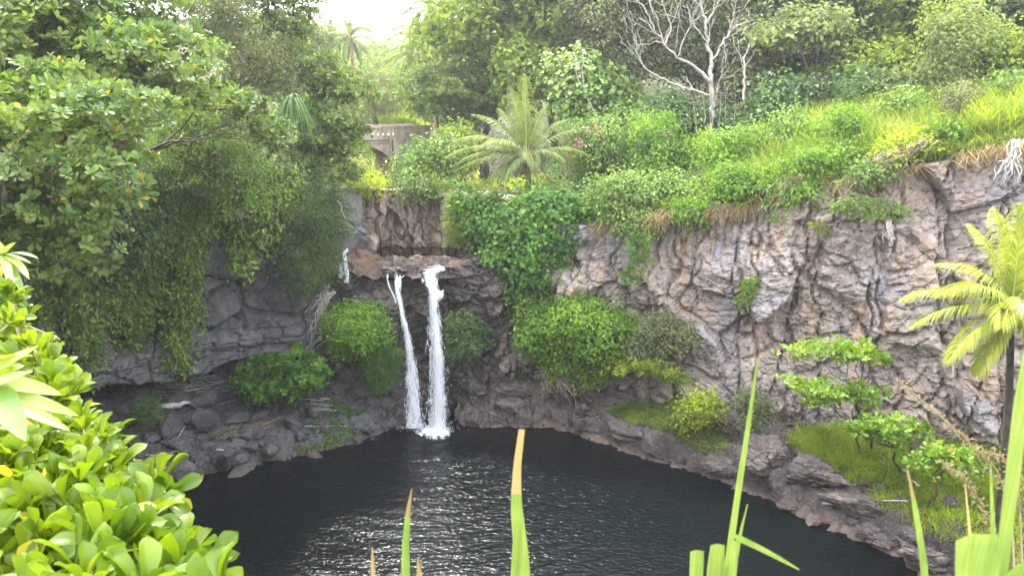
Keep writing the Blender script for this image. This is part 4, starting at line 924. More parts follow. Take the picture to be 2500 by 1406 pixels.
T("spreading_tree", [(1850, -150), (2150, -150), (2175, 55), (2150, 140), (2090, 155), (2040, 70), (1900, 50), (1850, 30)], 47, 5, 36, .22, 'bluegreen', 'wide', (1, 1, .8), 2.3, label="hazy grey-green tree above the shaded hollow", cat="tree", group=GR, trunk_r=.25)
T("spreading_tree", [(1845, 75), (1925, 25), (2040, 35), (2065, 95), (2000, 118), (1925, 112), (1855, 122)], 43, 3.5, 26, .22, 'palegreen', 'wide', (1.2, 1.1, .55), 2.2, label="flat pale canopy roofing the shaded hollow", cat="tree", group=GR, trunk_r=.14, base=(20.3, 44))
T("spreading_tree", [(2050, 160), (2120, 105), (2212, 105), (2245, 190), (2205, 235), (2130, 235), (2070, 240)], 41, 3.5, 30, .24, 'broad', 'wide', (1, 1, .8), 2.3, label="tree with bright yellow-green tips right of the shaded hollow", cat="tree", group=GR, trunk_r=.16)
T("spreading_tree", [(2120, -140), (2380, -150), (2340, 60), (2255, 135), (2180, 115), (2150, 40)], 44, 4, 32, .26, 'broad', 'wide', (1, 1, .8), 2.2, label="green tree behind the slender pale tree at the top right", cat="tree", group=GR, trunk_r=.2)
T("spreading_tree", [(2370, -150), (2620, -150), (2620, 140), (2500, 140), (2440, 160), (2420, 80)], 42, 4, 34, .24, 'bluegreen', 'wide', (1, 1, .85), 2.3, label="misty blue-green tree in the top right corner", cat="tree", group=GR, trunk_r=.2)
T("slender_tree", [(2245, 60), (2330, 0), (2425, 55), (2445, 125), (2390, 195), (2305, 225), (2240, 250), (2225, 200), (2262, 120)], 36.5, 3, 26, .14, 'palegreen', 'fold', (1, 1, .85), 1.5, label="slender pale tree with a thin light trunk on the grassy edge", cat="tree", group=GR, trunk_r=.09, trunk_mat='palebark', back=.2)
T("bracken_bush", [(1840, 245), (1980, 205), (2030, 275), (1960, 320), (1880, 340), (1840, 300)], 42, 3, 28, .17, 'darkvine', 'fold', (1, 1, .85), 2.2, label="dark scrub below the shaded hollow, behind the tall grass", cat="bush", crown="foliage", trunk_r=.08)

T("spreading_tree", [(1840, 240), (1900, 190), (1990, 200), (2060, 240), (2010, 300), (1900, 340), (1840, 330)], 40.5, 3, 28, .2, 'darkvine', 'wide', (1, 1, .85), 2.3, label="dark low tree filling the slope behind the left end of the tall grass", cat="tree", group=GR, trunk_r=.1)
T("spreading_tree", [(2040, 210), (2110, 190), (2200, 200), (2260, 180), (2270, 230), (2160, 270), (2060, 270)], 38.5, 2.5, 26, .2, 'bluegreen', 'wide', (1, 1, .85), 2.3, label="low blue-green tree just behind the middle of the tall grass", cat="tree", group=GR, trunk_r=.1)
T("spreading_tree", [(2360, 120), (2440, 90), (2560, 100), (2560, 180), (2440, 190), (2380, 190)], 37, 2.5, 28, .2, 'broad', 'wide', (1, 1, .85), 2.2, label="low tree at the right edge behind the yellow grass", cat="tree", group=GR, trunk_r=.1)
T("spreading_tree", [(1780, 60), (1860, 40), (1880, 130), (1870, 240), (1810, 300), (1770, 240)], 47, 3, 28, .18, 'olive', 'fold', (1, 1, 1), 2.2, label="tall olive thicket between the bare trees and the shaded hollow", cat="tree", group=GR, trunk_r=.12)
# ---- scrub slope between the palm and the right cliff
GS = "scrub bushes on the slope above the cliff"
T("scrub_bush", [(1365, 325), (1480, 290), (1530, 330), (1520, 430), (1470, 470), (1420, 430)], 41, 3, 28, .13, 'vine', 'fold', (1, 1, 1), 1.9, label="tangled scrub with pink bougainvillea flecks right of the palm", cat="bush", group=GS, crown="foliage", trunk_r=.06, twig='drytwig', twig_n=160, droop=.4)
T("scrub_bush", [(1530, 290), (1620, 290), (1680, 370), (1690, 450), (1600, 460), (1525, 420)], 40, 3, 28, .13, 'shrub', 'fold', (1, 1, 1), 1.9, label="greener scrub in the middle of the slope with hanging bare stems", cat="bush", group=GS, crown="foliage", trunk_r=.06, twig='drytwig', twig_n=160, droop=.4)
T("scrub_bush", [(1440, 440), (1560, 430), (1680, 440), (1720, 490), (1640, 515), (1540, 540), (1480, 550), (1450, 510)], 34.2, 1.6, 24, .13, 'vine', 'fold', (1, 1, .9), 1.9, label="scrub mat with brown straw hanging over the left end of the right cliff", cat="bush", group=GS, crown="foliage", trunk_r=.05, twig='straw', twig_n=260, droop=.6)
T("scrub_bush", [(1560, 225), (1680, 245), (1760, 275), (1840, 330), (1850, 395), (1770, 420), (1690, 370), (1600, 310)], 43, 3, 30, .15, 'darkvine', 'fold', (1, 1, .9), 2.1, label="dense dark scrub at the foot of the bare white tree", cat="bush", group=GS, crown="foliage", trunk_r=.07, twig='drytwig', twig_n=120)
T("scrub_bush", [(1700, 350), (1760, 330), (1800, 380), (1790, 430), (1720, 420), (1690, 390)], 40, 2, 20, .14, 'yellowgreen', 'fold', (1, 1, .9), 1.9, label="small scrub bush with yellow leaf tips below the bare white tree", cat="bush", group=GS, crown="foliage", trunk_r=.05)

# ---- bare trees
def bare_tree(name, label, Y, limbs, mat, group=None, twigs=2, seed=0):
    """limbs: pixel paths with start and end thickness in metres; the first path starts at the foot"""
    rg = np.random.default_rng(seed); paths = []
    for pts, r0, r1 in limbs:
        pts = np.array([(*p, 0.0)[:3] for p in pts], float); yy = Y + pts[:, 2]; paths.append((at(pts[:, 0], pts[:, 1], yy), r0 * .8, r1 * .8))
    foot = paths[0][0][0]; root = empty(name, foot, label, "bare tree", group)
    def fine(P, n):
        d = np.concatenate([[0], np.cumsum(np.linalg.norm(np.diff(P, axis=0), axis=1))]); s = np.linspace(0, d[-1], n)
        Q = np.stack([np.interp(s, d, P[:, k]) for k in range(3)], -1); Q[1:-1] = Q[1:-1] * .5 + .25 * (Q[:-2] + Q[2:]); Q[1:-1] += rg.normal(0, d[-1] / n * .16, Q[1:-1].shape); return Q
    for i, (P, r0, r1) in enumerate(paths):
        Q = fine(P, 16); so = Soup(); so.tube(Q, np.linspace(r0, r1, 16), 6)
        for _ in range(twigs if i else 0):
            k = rg.integers(6, 15); d = unit(Q[min(k + 1, 15)] - Q[k - 1]); 
            e = Q[k] + unit(d * .8 + rg.normal(0, .55, 3) + np.array([0, 0, .35])) * np.linalg.norm(P[-1] - P[0]) * rg.uniform(.25, .6)
            B = fine(np.array([Q[k], (Q[k] + e) / 2 + rg.normal(0, .1, 3), e]), 9); r_ = np.interp(k, [0, 15], [r0, r1]); so.tube(B, np.linspace(r_ * .6, .010, 9), 4)
            for _ in range(2):
                j = rg.integers(3, 8); e2 = B[j] + unit(rg.normal(0, .6, 3) + unit(B[-1] - B[0]) + np.array([0, 0, .3])) * np.linalg.norm(e - Q[k]) * .55
                so.tube(fine(np.array([B[j], (B[j] + e2) / 2 + rg.normal(0, .06, 3), e2]), 6), np.linspace(r_ * .3, .008, 6), 3)
        so.part("trunk" if i == 0 else "limb", M[mat], root)
    return root
bare_tree("bare_tree", "large leafless white tree with many forked limbs above the scrub slope", 41.5, [
    ([(1740, 290), (1738, 240), (1735, 205), (1738, 160)], .19, .14), ([(1738, 205), (1700, 165, -.3), (1655, 140, -.6), (1625, 110, -.7), (1590, 70, -.9), (1560, 45, -1)], .13, .03), ([(1625, 112, -.7), (1640, 70, -.5), (1622, 25, -.5), (1610, -20, -.5)], .07, .02),
    ([(1738, 165), (1730, 110, .3), (1722, 60, .2), (1706, -10, .3)], .13, .05), ([(1722, 62, .2), (1745, 25, 0), (1770, -30, 0)], .07, .03), ([(1738, 150), (1765, 105, .4), (1790, 65, .6), (1842, 50, .8)], .08, .02), ([(1780, 82, .5), (1790, 40, .6), (1800, -10, .6)], .05, .02),
    ([(1655, 140, -.6), (1670, 95, -.9), (1690, 60, -1.1), (1676, 10, -1.1)], .06, .02), ([(1665, 215, -.8), (1610, 190, -1), (1570, 165, -1.2), (1555, 120, -1.2), (1545, 90, -1.2)], .07, .02), ([(1735, 235), (1700, 222, -.4), (1662, 214, -.8)], .09, .07), ([(1705, 0, .3), (1690, -40, .3), (1660, -80, .3)], .05, .02), ([(1600, 80, -.9), (1575, 20, -1), (1530, -20, -1)], .05, .02),
    ([(1730, 110, .3), (1700, 70, .6), (1680, 30, .8)], .05, .015), ([(1745, 250, .1), (1755, 200, .4), (1770, 160, .6), (1775, 120, .7)], .06, .015)], 'oldwood', twigs=6, seed=3)
bare_tree("bare_tree", "thinner leafless trunk just right of the large white tree", 42.5, [([(1817, 260), (1815, 220), (1818, 180), (1815, 140)], .10, .07), ([(1815, 145), (1830, 110), (1838, 80)], .05, .02), ([(1818, 180), (1805, 130), (1800, 95)], .04, .015), ([(1816, 170), (1828, 150), (1842, 130)], .03, .01)], 'palebark', twigs=2, seed=4)
bare_tree("bare_tree", "pale forked snag among the vine-draped trees right of the palm", 45, [([(1462, 300), (1448, 265), (1432, 235), (1425, 215)], .07, .05), ([(1425, 216), (1408, 190), (1406, 150)], .04, .015), ([(1428, 225), (1422, 180), (1425, 120)], .04, .015)], 'whitebark', twigs=1, seed=5)
GT = "reddish trunks standing in the shaded hollow"
for k, (pts, lab) in enumerate([([(1982, 225), (1972, 170), (1955, 130), (1948, 100)], "leaning bare reddish trunk with a curled white branch, leftmost in the hollow"), ([(2003, 228), (1998, 190), (1995, 140), (1998, 100)], "straight reddish trunk in the middle of the shaded hollow"), ([(2022, 222), (2024, 180), (2022, 140), (2030, 100)], "stouter reddish trunk on the right of the shaded hollow")]):
    bare_tree("bare_tree", lab, 46 + k * .3, [(pts, .12, .08), ([(pts[2][0], pts[2][1]), (pts[2][0] - 20 + 15 * k, pts[2][1] - 25), (pts[2][0] - 30 + 30 * k, pts[2][1] - 40)], .05, .02)], 'root', GT, 2, 8 + k)
bare_tree("bare_tree", "dry thicket of upright grey stems below the large white tree", 40.8, [([(1735, 330), (1740, 290), (1738, 250)], .05, .03)] + [([(1700 + i * 9, 320 - (i % 3) * 8), (1698 + i * 9 + (i % 4) * 3, 280), (1690 + i * 10 + (i * 7 % 11), 240 - (i * 13 % 30))], .022, .008) for i in range(0, 12, 2)], 'oldwood', None, 3, 12)

T("yellow_bush", [(845, 505), (858, 455), (898, 432), (940, 442), (932, 482), (885, 502)], 38.9, 1.4, 20, .13, 'yellowgreen', 'narrow', (1, 1, .9), 2.0, label="yellow-green bush hanging over the left end of the columned wall", cat="bush", crown="foliage", trunk_r=.04, droop=.6, twig='straw', twig_n=40, base=(-8.2, 39.6, 11.3))
T("scrub_bush", [(950, 472), (1000, 436), (1075, 432), (1112, 470), (1060, 488), (1000, 482)], 39.0, 1.4, 20, .13, 'vine', 'fold', (1.1, 1, .8), 1.6, label="ragged scrub with dry stems along the top of the columned wall", cat="bush", crown="foliage", trunk_r=.04, droop=.5, twig='drytwig', twig_n=120, base=(-5.6, 40, 11.2))
# ---- corner trees beside the fall and on the lower right bank
T("hau_tree", [(1098, 450), (1160, 475), (1235, 500), (1245, 560), (1205, 640), (1150, 605), (1115, 575), (1108, 500)], 37.2, 2.6, 28, .145, 'heart', 'heart', (1, .95, .9), 2.3, label="glossy green hau tree left of the palm's foot", cat="tree", trunk_r=.10, droop=.8, base=(.4, 38))
T("hau_tree", [(1250, 510), (1335, 462), (1400, 490), (1465, 510), (1450, 570), (1395, 605), (1402, 690), (1370, 745), (1305, 785), (1255, 745), (1205, 705), (1160, 645), (1195, 600), (1240, 545)], 35.6, 3.2, 34, .15, 'heart', 'heart', (1, .95, .9), 2.3, label="big glossy hau tree spilling down the cliff corner right of the fall", cat="tree", trunk_r=.14, droop=.9, base=(2.4, 36.2))
T("rounded_bush", [(1258, 800), (1335, 742), (1420, 732), (1505, 760), (1562, 800), (1574, 835), (1535, 872), (1475, 892), (1452, 932), (1400, 935), (1335, 903), (1288, 882), (1268, 835)], 33.0, 2.6, 32, .125, 'shrub', 'fold', (1.15, 1.1, .7), 2.5, label="bright dome-shaped bush at the foot of the right cliff", cat="bush", crown="foliage", trunk_r=.09, base=(3.2, 33.6, 1.6), density_top=.5)
T("dark_bush", [(1085, 790), (1130, 768), (1185, 775), (1190, 830), (1170, 870), (1100, 880), (1088, 840)], 34.2, 1.6, 20, .11, 'darkvine', 'fold', (1, 1, .9), 2.3, label="small dark bush just right of the main fall", cat="bush", crown="foliage", trunk_r=.04, base=(-2.2, 34.9, 3.2))
T("twiggy_bush", [(1600, 780), (1655, 768), (1695, 820), (1672, 862), (1600, 875), (1540, 885), (1500, 872), (1545, 828)], 31.8, 1.6, 24, .10, 'olive', 'fold', (1, 1, .85), 1.6, label="grey twiggy bush against the foot of the right cliff", cat="bush", crown="foliage", trunk_r=.05, twig='drytwig', twig_n=200, base=(6.6, 32, 2.2))
T("low_bush", [(1488, 895), (1560, 868), (1640, 885), (1700, 930), (1655, 950), (1580, 920), (1500, 922)], 31.2, 1.2, 18, .12, 'yellowgreen', 'obov', (1.1, 1, .7), 1.8, 'rosette', label="low spreading yellow-green bush below the grey twiggy bush", cat="bush", crown="foliage", trunk_r=.04, base=(6.4, 31.4, 1.8), k=6)
T("rounded_bush", [(790, 800), (800, 770), (850, 733), (892, 738), (925, 780), (945, 830), (932, 880), (900, 892), (850, 882), (805, 855)], 33.4, 2, 26, .105, 'shrub', 'fold', (1, 1, .9), 2.4, label="dense green bush on the rock left of the thin fall", cat="bush", crown="foliage", trunk_r=.06, base=(-8.0, 34.4, 4.6))
T("broad_leaved_bush", [(548, 945), (570, 915), (620, 880), (700, 858), (765, 868), (815, 880), (805, 950), (760, 965), (740, 992), (690, 965), (680, 1003), (630, 1003), (610, 962)], 31.8, 1.8, 26, .19, 'heart', 'obov', (1, 1, .8), 2.0, 'rosette', label="dark bush with big glossy leaves below the layered grey rock", cat="bush", crown="foliage", trunk_r=.06, base=(-11, 32.6, 1.9), leaf_parts=140)
T("dark_bush", [(322, 1000), (345, 975), (380, 978), (398, 1010), (385, 1042), (340, 1046)], 29.8, 1.0, 18, .09, 'darkvine', 'narrow', (1, 1, .9), 2.3, label="small almost black bush alone among the boulders at the left", cat="bush", crown="foliage", trunk_r=.03, base=(-15.6, 30.2, 1.1))
GA = "sea almond saplings at the foot of the right cliff"
def almond_tiers(tiers, Y, lab, base, cx, parts):
    root = None
    return T("sea_almond_sapling", tiers, Y, 1.8, 24, .24, 'almond_bright', 'obov', (1.5, 1.2, .32), 1.15, 'rosette', label=lab, cat="sapling", group=GA, trunk_r=.05, base=base, leaf_parts=parts, back=.15, k=7, limbs=8)
almond_tiers([(1868, 862), (1950, 828), (2085, 822), (2178, 868), (2170, 905), (2080, 884), (1960, 880), (1900, 872)], 26.2, "top tier of the bright sea almond spreading against the right cliff", (15.2, 27, 2.0), 0, 150)
almond_tiers([(1885, 915), (1960, 925), (2080, 930), (2185, 955), (2150, 995), (2060, 985), (1985, 1000), (1960, 960), (1900, 945)], 25.8, "middle sea almond sapling with flat bright sprays against the right cliff", (14.6, 26.5, 2.0), 0, 150)
almond_tiers([(2045, 1035), (2120, 1000), (2200, 1010), (2295, 1040), (2245, 1075), (2140, 1085), (2065, 1065)], 24.6, "low sea almond sapling sprawling over the grass by the cliff foot", (15.6, 25.4, 1.9), 0, 150)
almond_tiers([(2195, 1120), (2250, 1085), (2330, 1080), (2405, 1095), (2390, 1130), (2330, 1165), (2270, 1170)], 22.4, "nearest sea almond sapling on the ledge, below the palm", (15.2, 23, 1.8), 0, 150)
T("yellow_bush", [(1648, 1010), (1665, 970), (1715, 962), (1765, 985), (1752, 1015), (1705, 1052), (1660, 1045)], 29, 1.2, 18, .11, 'yellowgreen', 'fold', (1, 1, .85), 2.0, label="small bright yellow bush on the grassy ledge", cat="bush", crown="foliage", trunk_r=.03, base=(7.6, 29.4, 1.7))
T("twiggy_bush", [(1785, 1000), (1800, 965), (1850, 945), (1890, 985), (1880, 1030), (1820, 1040)], 28.4, 1.0, 18, .09, 'olive', 'fold', (1, 1, .85), 1.2, label="thin twiggy bush on the ledge right of the bright yellow bush", cat="bush", crown="foliage", trunk_r=.03, twig='drytwig', twig_n=90, base=(9.8, 28.8, 1.8))

# ---- more scrub between the trees and the grass
for poly, Y, mat, lab in [([(1690, 400), (1740, 335), (1850, 320), (1880, 370), (1830, 420), (1740, 450)], 35.5, 'shrub', "leafy scrub bush on the slope just right of the pink-flecked scrub"), ([(1850, 330), (1900, 285), (1975, 290), (1990, 340), (1940, 385), (1870, 395)], 36, 'vine', "olive scrub bush where the tall grass begins"),
                          ([(1960, 330), (2010, 320), (2040, 360), (2010, 390), (1960, 390)], 34, 'shrub', "small scrub bush in the grass below the rounded bush"), ([(2130, 260), (2200, 235), (2260, 245), (2260, 300), (2190, 320), (2135, 305)], 34.5, 'vine', "olive scrub bush in the tall grass under the bright-tipped tree"),
                          ([(2240, 330), (2300, 300), (2360, 310), (2350, 350), (2280, 365)], 30.5, 'shrub', "low green scrub on the rim left of the white roots"), ([(2400, 200), (2460, 190), (2520, 210), (2500, 260), (2420, 255)], 33, 'vine', "olive scrub bush at the far right in the yellow grass")]:
    T("scrub_bush", poly, Y, 2, 24, .14, mat, 'fold', (1.1, 1, .85), 2.0, label=lab, cat="bush", group=GS, crown="foliage", trunk_r=.05, twig='drytwig', twig_n=60)
# ---- along the rim of the right cliff
GE = "bushes overhanging the rim of the right cliff"
T("rim_bush", [(1712, 485), (1770, 410), (1855, 408), (1905, 440), (1872, 492), (1800, 502), (1738, 515)], 32.2, 2, 26, .13, 'shrub', 'fold', (1.1, 1, .75), 2.2, label="bright bush bulging over the rim at the left end of the tall grass", cat="bush", group=GE, crown="foliage", trunk_r=.05, twig='drytwig', twig_n=90)
T("rim_bush", [(1880, 425), (1950, 380), (2060, 362), (2112, 350), (2110, 378), (2040, 402), (1960, 425), (1900, 445)], 31.4, 1.6, 22, .13, 'shrub', 'fold', (1.2, 1, .65), 2.1, label="long low bush trailing along the middle of the rim", cat="bush", group=GE, crown="foliage", trunk_r=.05, twig='drytwig', twig_n=60)
T("rim_bush", [(2018, 300), (2060, 278), (2110, 282), (2124, 330), (2080, 362), (2022, 342)], 33.4, 2, 22, .12, 'shrub', 'fold', (1, 1, .85), 2.2, label="rounded bush inside the tall grass above the rim", cat="bush", group=GE, crown="foliage", trunk_r=.05)
T("rim_bush", [(2128, 385), (2190, 330), (2262, 322), (2270, 365), (2190, 395), (2150, 410)], 30, 1.5, 22, .13, 'yellowgreen', 'fold', (1.1, 1, .7), 1.9, label="yellowish bush on the rim above the palest part of the cliff", cat="bush", group=GE, crown="foliage", trunk_r=.05)
T("twiggy_bush", [(2285, 235), (2330, 205), (2390, 215), (2402, 262), (2345, 295), (2295, 282)], 31.5, 1.6, 22, .10, 'olive', 'fold', (1, 1, .85), 1.2, label="dry brownish bush in the tall grass at the right", cat="bush", group=GE, crown="foliage", trunk_r=.05, twig='drytwig', twig_n=160)
for poly, Y, mat, lab in [([(1470, 545), (1550, 510), (1640, 515), (1625, 560), (1530, 575)], 33.2, 'vine', "dull green bush spilling over the rim at the left end of the right cliff"), ([(1640, 505), (1715, 492), (1765, 520), (1705, 555), (1650, 548)], 32.2, 'shrub', "small bush spilling over the rim above the rock columns"),
                          ([(1880, 485), (1955, 458), (2025, 465), (1985, 502), (1905, 508)], 30.3, 'shrub', "bush spilling over the rim beside the bare brown roots"), ([(2055, 430), (2140, 398), (2190, 418), (2125, 455)], 29.5, 'vine', "olive bush drooping over the rim above the long leaf mat")]:
    T("rim_bush", poly, Y, 1.2, 20, .12, mat, 'fold', (1.2, 1, .75), 1.9, label=lab, cat="bush", group=GE, crown="foliage", trunk_r=.03, droop=.6, twig='drytwig', twig_n=60)
GC = "small plants rooted in the face of the right cliff"
def cliff_plant(poly, Y, lab, mat='shrub', leaf=.12, lobe=14, tw=30, **kw):
    c = np.mean(poly, 0); T("cliff_plant", poly, Y, .5, lobe, leaf, mat, 'obov', (1, .7, .8), 1.3, 'rosette', label=lab, cat="plant", group=GC, crown="foliage", base=tuple(at(c[0], c[1], Y + .5)), trunk_r=.02, limbs=5, twig='drytwig', twig_n=tw, k=5, back=.1, **kw)
cliff_plant([(1525, 580), (1580, 570), (1595, 640), (1545, 710), (1512, 690), (1530, 630)], 32.0, "trailing green plant on the left part of the right cliff face", 'shrub')
cliff_plant([(1800, 705), (1835, 672), (1862, 690), (1850, 730), (1820, 760), (1795, 745)], 30.2, "small tufted plant in the middle of the right cliff face")
cliff_plant([(2005, 495), (2080, 478), (2200, 495), (2238, 535), (2190, 548), (2080, 535), (2010, 520)], 28.6, "long mat of leaves growing on a shelf high on the right cliff", 'vine', .12, 16, 60)
cliff_plant([(1868, 538), (1900, 525), (1912, 540), (1880, 550)], 30, "tiny plant on the cliff just under the rim bushes")
cliff_plant([(1985, 550), (2008, 545), (2012, 570), (1990, 575)], 29.2, "tiny yellowish sprig below the leaf mat on the cliff", 'yellowgreen')
# ------------------------------------------------------------------ rocks
def ico(sub):
    t = (1 + 5 ** .5) / 2
    V = [(-1, t, 0), (1, t, 0), (-1, -t, 0), (1, -t, 0), (0, -1, t), (0, 1, t), (0, -1, -t), (0, 1, -t), (t, 0, -1), (t, 0, 1), (-t, 0, -1), (-t, 0, 1)]
    F = [(0, 11, 5), (0, 5, 1), (0, 1, 7), (0, 7, 10), (0, 10, 11), (1, 5, 9), (5, 11, 4), (11, 10, 2), (10, 7, 6), (7, 1, 8), (3, 9, 4), (3, 4, 2), (3, 2, 6), (3, 6, 8), (3, 8, 9), (4, 9, 5), (2, 4, 11), (6, 2, 10), (8, 6, 7), (9, 8, 1)]
    V = [np.array(v) / np.linalg.norm(v) for v in V]
    for _ in range(sub):
        mid, nf = {}, []
        def m(a, b):
            k = (min(a, b), max(a, b))
            if k not in mid: v = V[a] + V[b]; V.append(v / np.linalg.norm(v)); mid[k] = len(V) - 1
            return mid[k]
        for a, b, c in F:
            x, y, z = m(a, b), m(b, c), m(c, a); nf += [(a, x, z), (b, y, x), (c, z, y), (x, y, z)]
        F = nf
    return np.array(V), np.array(F)
IV, IF = ico(4); IV3, IF3 = ico(2)
def rock_verts(seed, V=IV, cuts=11, rough=.05, sharp=14.0):
    r = np.random.default_rng(seed); n = unit(r.normal(0, 1, (cuts, 3))); d = r.uniform(.55, .95, cuts)
    q = np.maximum((V @ n.T), .02) / d[None]; rad = 1.0 / (np.sum(np.maximum(q, .0) ** sharp, 1) + 1e-3) ** (1 / sharp)
    rad = np.minimum(rad, 1.25) * (1 + rough * fbm(V * 2.6 + seed, 4, seed) + rough * .4 * fbm(V * 9 + seed, 3, seed + 7))
    return V * rad[:, None] * np.array([1, .85, .75])
ROCKS = [mesh_of("boulder_shape", rock_verts(300 + i), [IF], True) for i in range(14)]
IV5, IF5 = ico(5)
def ledge_rock(seed):
    V = rock_verts(seed, IV5, 13, .10, 12); Vn = unit(V)
    return V + Vn * (block_disp(V + seed * 3.1, 1.9, .16, .10, seed, (1, 1, 1.3), .8, .4) + block_disp(V + seed * 1.7, 4.5, .05, .04, seed + 9, (1, 1, 1.3), .8, .4))[:, None]
ROCKS_L = [mesh_of("ledge_rock_shape", ledge_rock(400 + i), [IF5], True) for i in range(8)]
for me_ in ROCKS: me_.materials.append(M['boulder'])
for me_ in ROCKS_L: me_.materials.append(M['ledge'])
def boulder(p, r, label, group=None, lib=ROCKS, sq=None, i=None, rot=None, sink=.3):
    o = obj("boulder", lib[RNG.integers(0, len(lib)) if i is None else i % len(lib)]); sq = np.array(sq if sq is not None else RNG.uniform(.8, 1.15, 3))
    o.location = (p[0], p[1], p[2] + r * sq[2] * .75 * (1 - 2 * sink) * .9); o.scale = [float(x) for x in r * sq]
    o.rotation_euler = rot if rot is not None else (RNG.uniform(-.35, .35), RNG.uniform(-.35, .35), RNG.uniform(0, 6.28))
    return tag(o, label, "boulder", group)
class Surf:                              # look up points of a bank by where they show in the photo
    def __init__(s, G): s.P = G.reshape(-1, 3); s.u, s.v, s.w = project(s.P); s.n = G.shape
    def pick(s, u, v):
        d = (s.u - u) ** 2 + (s.v - v) ** 2 + np.where(s.w < 1, 1e9, 0); k = np.argsort(d)[:6]; return s.P[k[np.argmin(s.w[k])]].copy()
    def inside(s, poly, n):
        i, _ = in_poly(s.u, s.v, np.asarray(poly, float)); i = np.nonzero(i & (s.w > 1))[0]; return s.P[RNG.choice(i, n)] + RNG.normal(0, .05, (n, 3)) * np.array([1, 1, .2])
LS, RS = Surf(LB), Surf(RB)
GBL = "dark boulders tumbled over the left bank"
def rpx(v, Y, px): return px * scale_at(v, Y)
special = [((430, 1055), 45, "pale-topped upright boulder in the middle of the left bank", 0, (.8, .9, 1.2)), ((500, 1042), 42, "pointed boulder leaning right of the pale-topped one", 1, (1, .8, 1.1)), ((470, 1028), 30, "rounded pale grey boulder under the driftwood log", 2, (1.2, .9, .8)),
           ((415, 1030), 24, "small square boulder left of the rounded pale grey boulder", 3, (1, 1, 1)), ((378, 1072), 26, "round dark boulder at the left end of the rubble beside the yellow-green leaves", 4, (1, 1, .9)), ((447, 1092), 32, "flat lichen-speckled boulder below the upright boulder", 5, (1.2, .9, .8)),
           ((545, 1130), 60, "largest low grey boulder at the water side of the left bank", 6, (1.3, .9, .7)), ((660, 1105), 34, "rounded boulder near the right end of the rubble, by the water", 7, (1, 1, 1)), ((620, 1095), 26, "narrow boulder wedged left of the rounded one by the water", 8, (.8, .8, 1.1)),
           ((500, 985), 40, "broad brown boulder behind the driftwood log", 9, (1.3, .9, .8)), ((435, 975), 30, "boulder lying under the pile of grey sticks", 10, (1.1, 1, .9)), ((590, 1020), 36, "flat dark slab below the broad-leaved bush", 11, (1.4, 1, .6)),
           ((575, 1165), 48, "low boulder at the water's edge with a brown washed foot, leftmost point of the bank", 12, (1.5, .9, .6)), ((640, 1150), 40, "low washed rock at the water's edge right of the leftmost one", 13, (1.5, .9, .6)), ((730, 1065), 24, "mossy boulder near the right end of the bank", 4, (1, 1, .9)), ((345, 915), 30, "grey boulder with a pale chipped edge hanging under the vines", 2, (.9, .8, 1.2))]
for (u, v), px, lab, i, sq in special:
    p = LS.pick(u, v); boulder(p, rpx(v, p[1], px) * .8, lab, GBL, i=i, sq=sq, sink=.22)
vis = np.nonzero((LS.u > 60) & (LS.u < 985) & (LS.v > 880) & (LS.v < 1190))[0]
for k in range(205):
    p = LS.P[RNG.choice(vis)]; r = float(np.clip(RNG.lognormal(-1.35, .42), .12, .62))
    uu_, vv_, _ = project(p); big = "large" if r > .36 else "mid-sized" if r > .2 else "small"
    where = "at the foot of the dark cave" if vv_ < 985 else "beside the thin fall's mossy rocks" if uu_ > 740 else "along the water's edge of the left bank" if vv_ > 1085 else "in the middle of the left bank's rubble"
    boulder(p, r, big + " rough grey boulder " + where, GBL, sink=.25)
GBR = "brown rocks along the edge of the right ledge"
spec_r = [((1420, 1012), 40, "pale lichen-covered block at the left corner of the ledge", (1, .9, 1.0)), ((1440, 985), 30, "smooth rounded dark boulder lying on the ledge behind the pale corner block", (1.3, 1, .7)), ((1480, 985), 34, "flat dark boulder to the right of the smooth rounded one", (1.5, 1, .7)), ((1530, 1065), 60, "long dark block forming the ledge edge below the grass", (1.5, .6, .55)),
          ((1780, 1060), 46, "grey lumpy boulder in the grass of the ledge", (1, .9, .9)), ((1945, 1040), 34, "pale pitted boulder at the foot of the lowest almond spray", (1.4, .9, .8)), ((1870, 1130), 80, "big rounded dark rock mass jutting from the ledge above the water", (1.25, .9, .9)), ((1790, 1160), 60, "sloping dark rock just left of the big rounded rock mass", (1.4, .9, .8)),
          ((1990, 1180), 85, "largest dark rock shoulder in the middle of the ledge edge", (1.5, 1, .8)), ((2095, 1255), 80, "long dark rock shoulder sloping down to the water on the right", (1.5, 1, .8)), ((2130, 1205), 24, "loose brown stone on the grass behind the rock shoulder", (1.2, 1, .8)), ((2112, 1190), 20, "smaller loose stone touching the brown one in the grass", (1.1, 1, .9)),
          ((2150, 1330), 60, "angular rock at the lower right water's edge", (1.1, .9, 1)), ((2250, 1380), 80, "big rock in the lower right corner of the ledge", (1.3, 1, .9)), ((1990, 1275), 30, "light brown rock standing in the water below the ledge", (1.2, .9, .8)), ((1290, 965), 60, "overhanging lichen-spotted block between the fall and the ledge", (1.6, .9, .7)),
          ((1200, 960), 36, "jointed dark block right of the fall", (1.4, .8, .8)), ((1240, 1000), 34, "dark block above the water right of the fall", (1.3, 1, .8)), ((1160, 900), 36, "rounded dark rock above the jointed block, beside the fall", (1.2, 1, .9)), ((1520, 1075), 40, "low rock jutting over the water left of the ledge's long block", (1.5, .8, .7))]
for k, ((u, v), px, lab, sq) in enumerate(spec_r):
    p = RS.pick(u, v); r = rpx(v, p[1], px) * .72; p[1] += r * .25
    boulder(p, r, lab, GBR, ROCKS_L, sq=sq, i=k, rot=(RNG.uniform(-.2, .2), RNG.uniform(-.2, .2), RNG.uniform(-.9, -.4)), sink=.26)
G3 = RB; nfr = G3.shape[0]
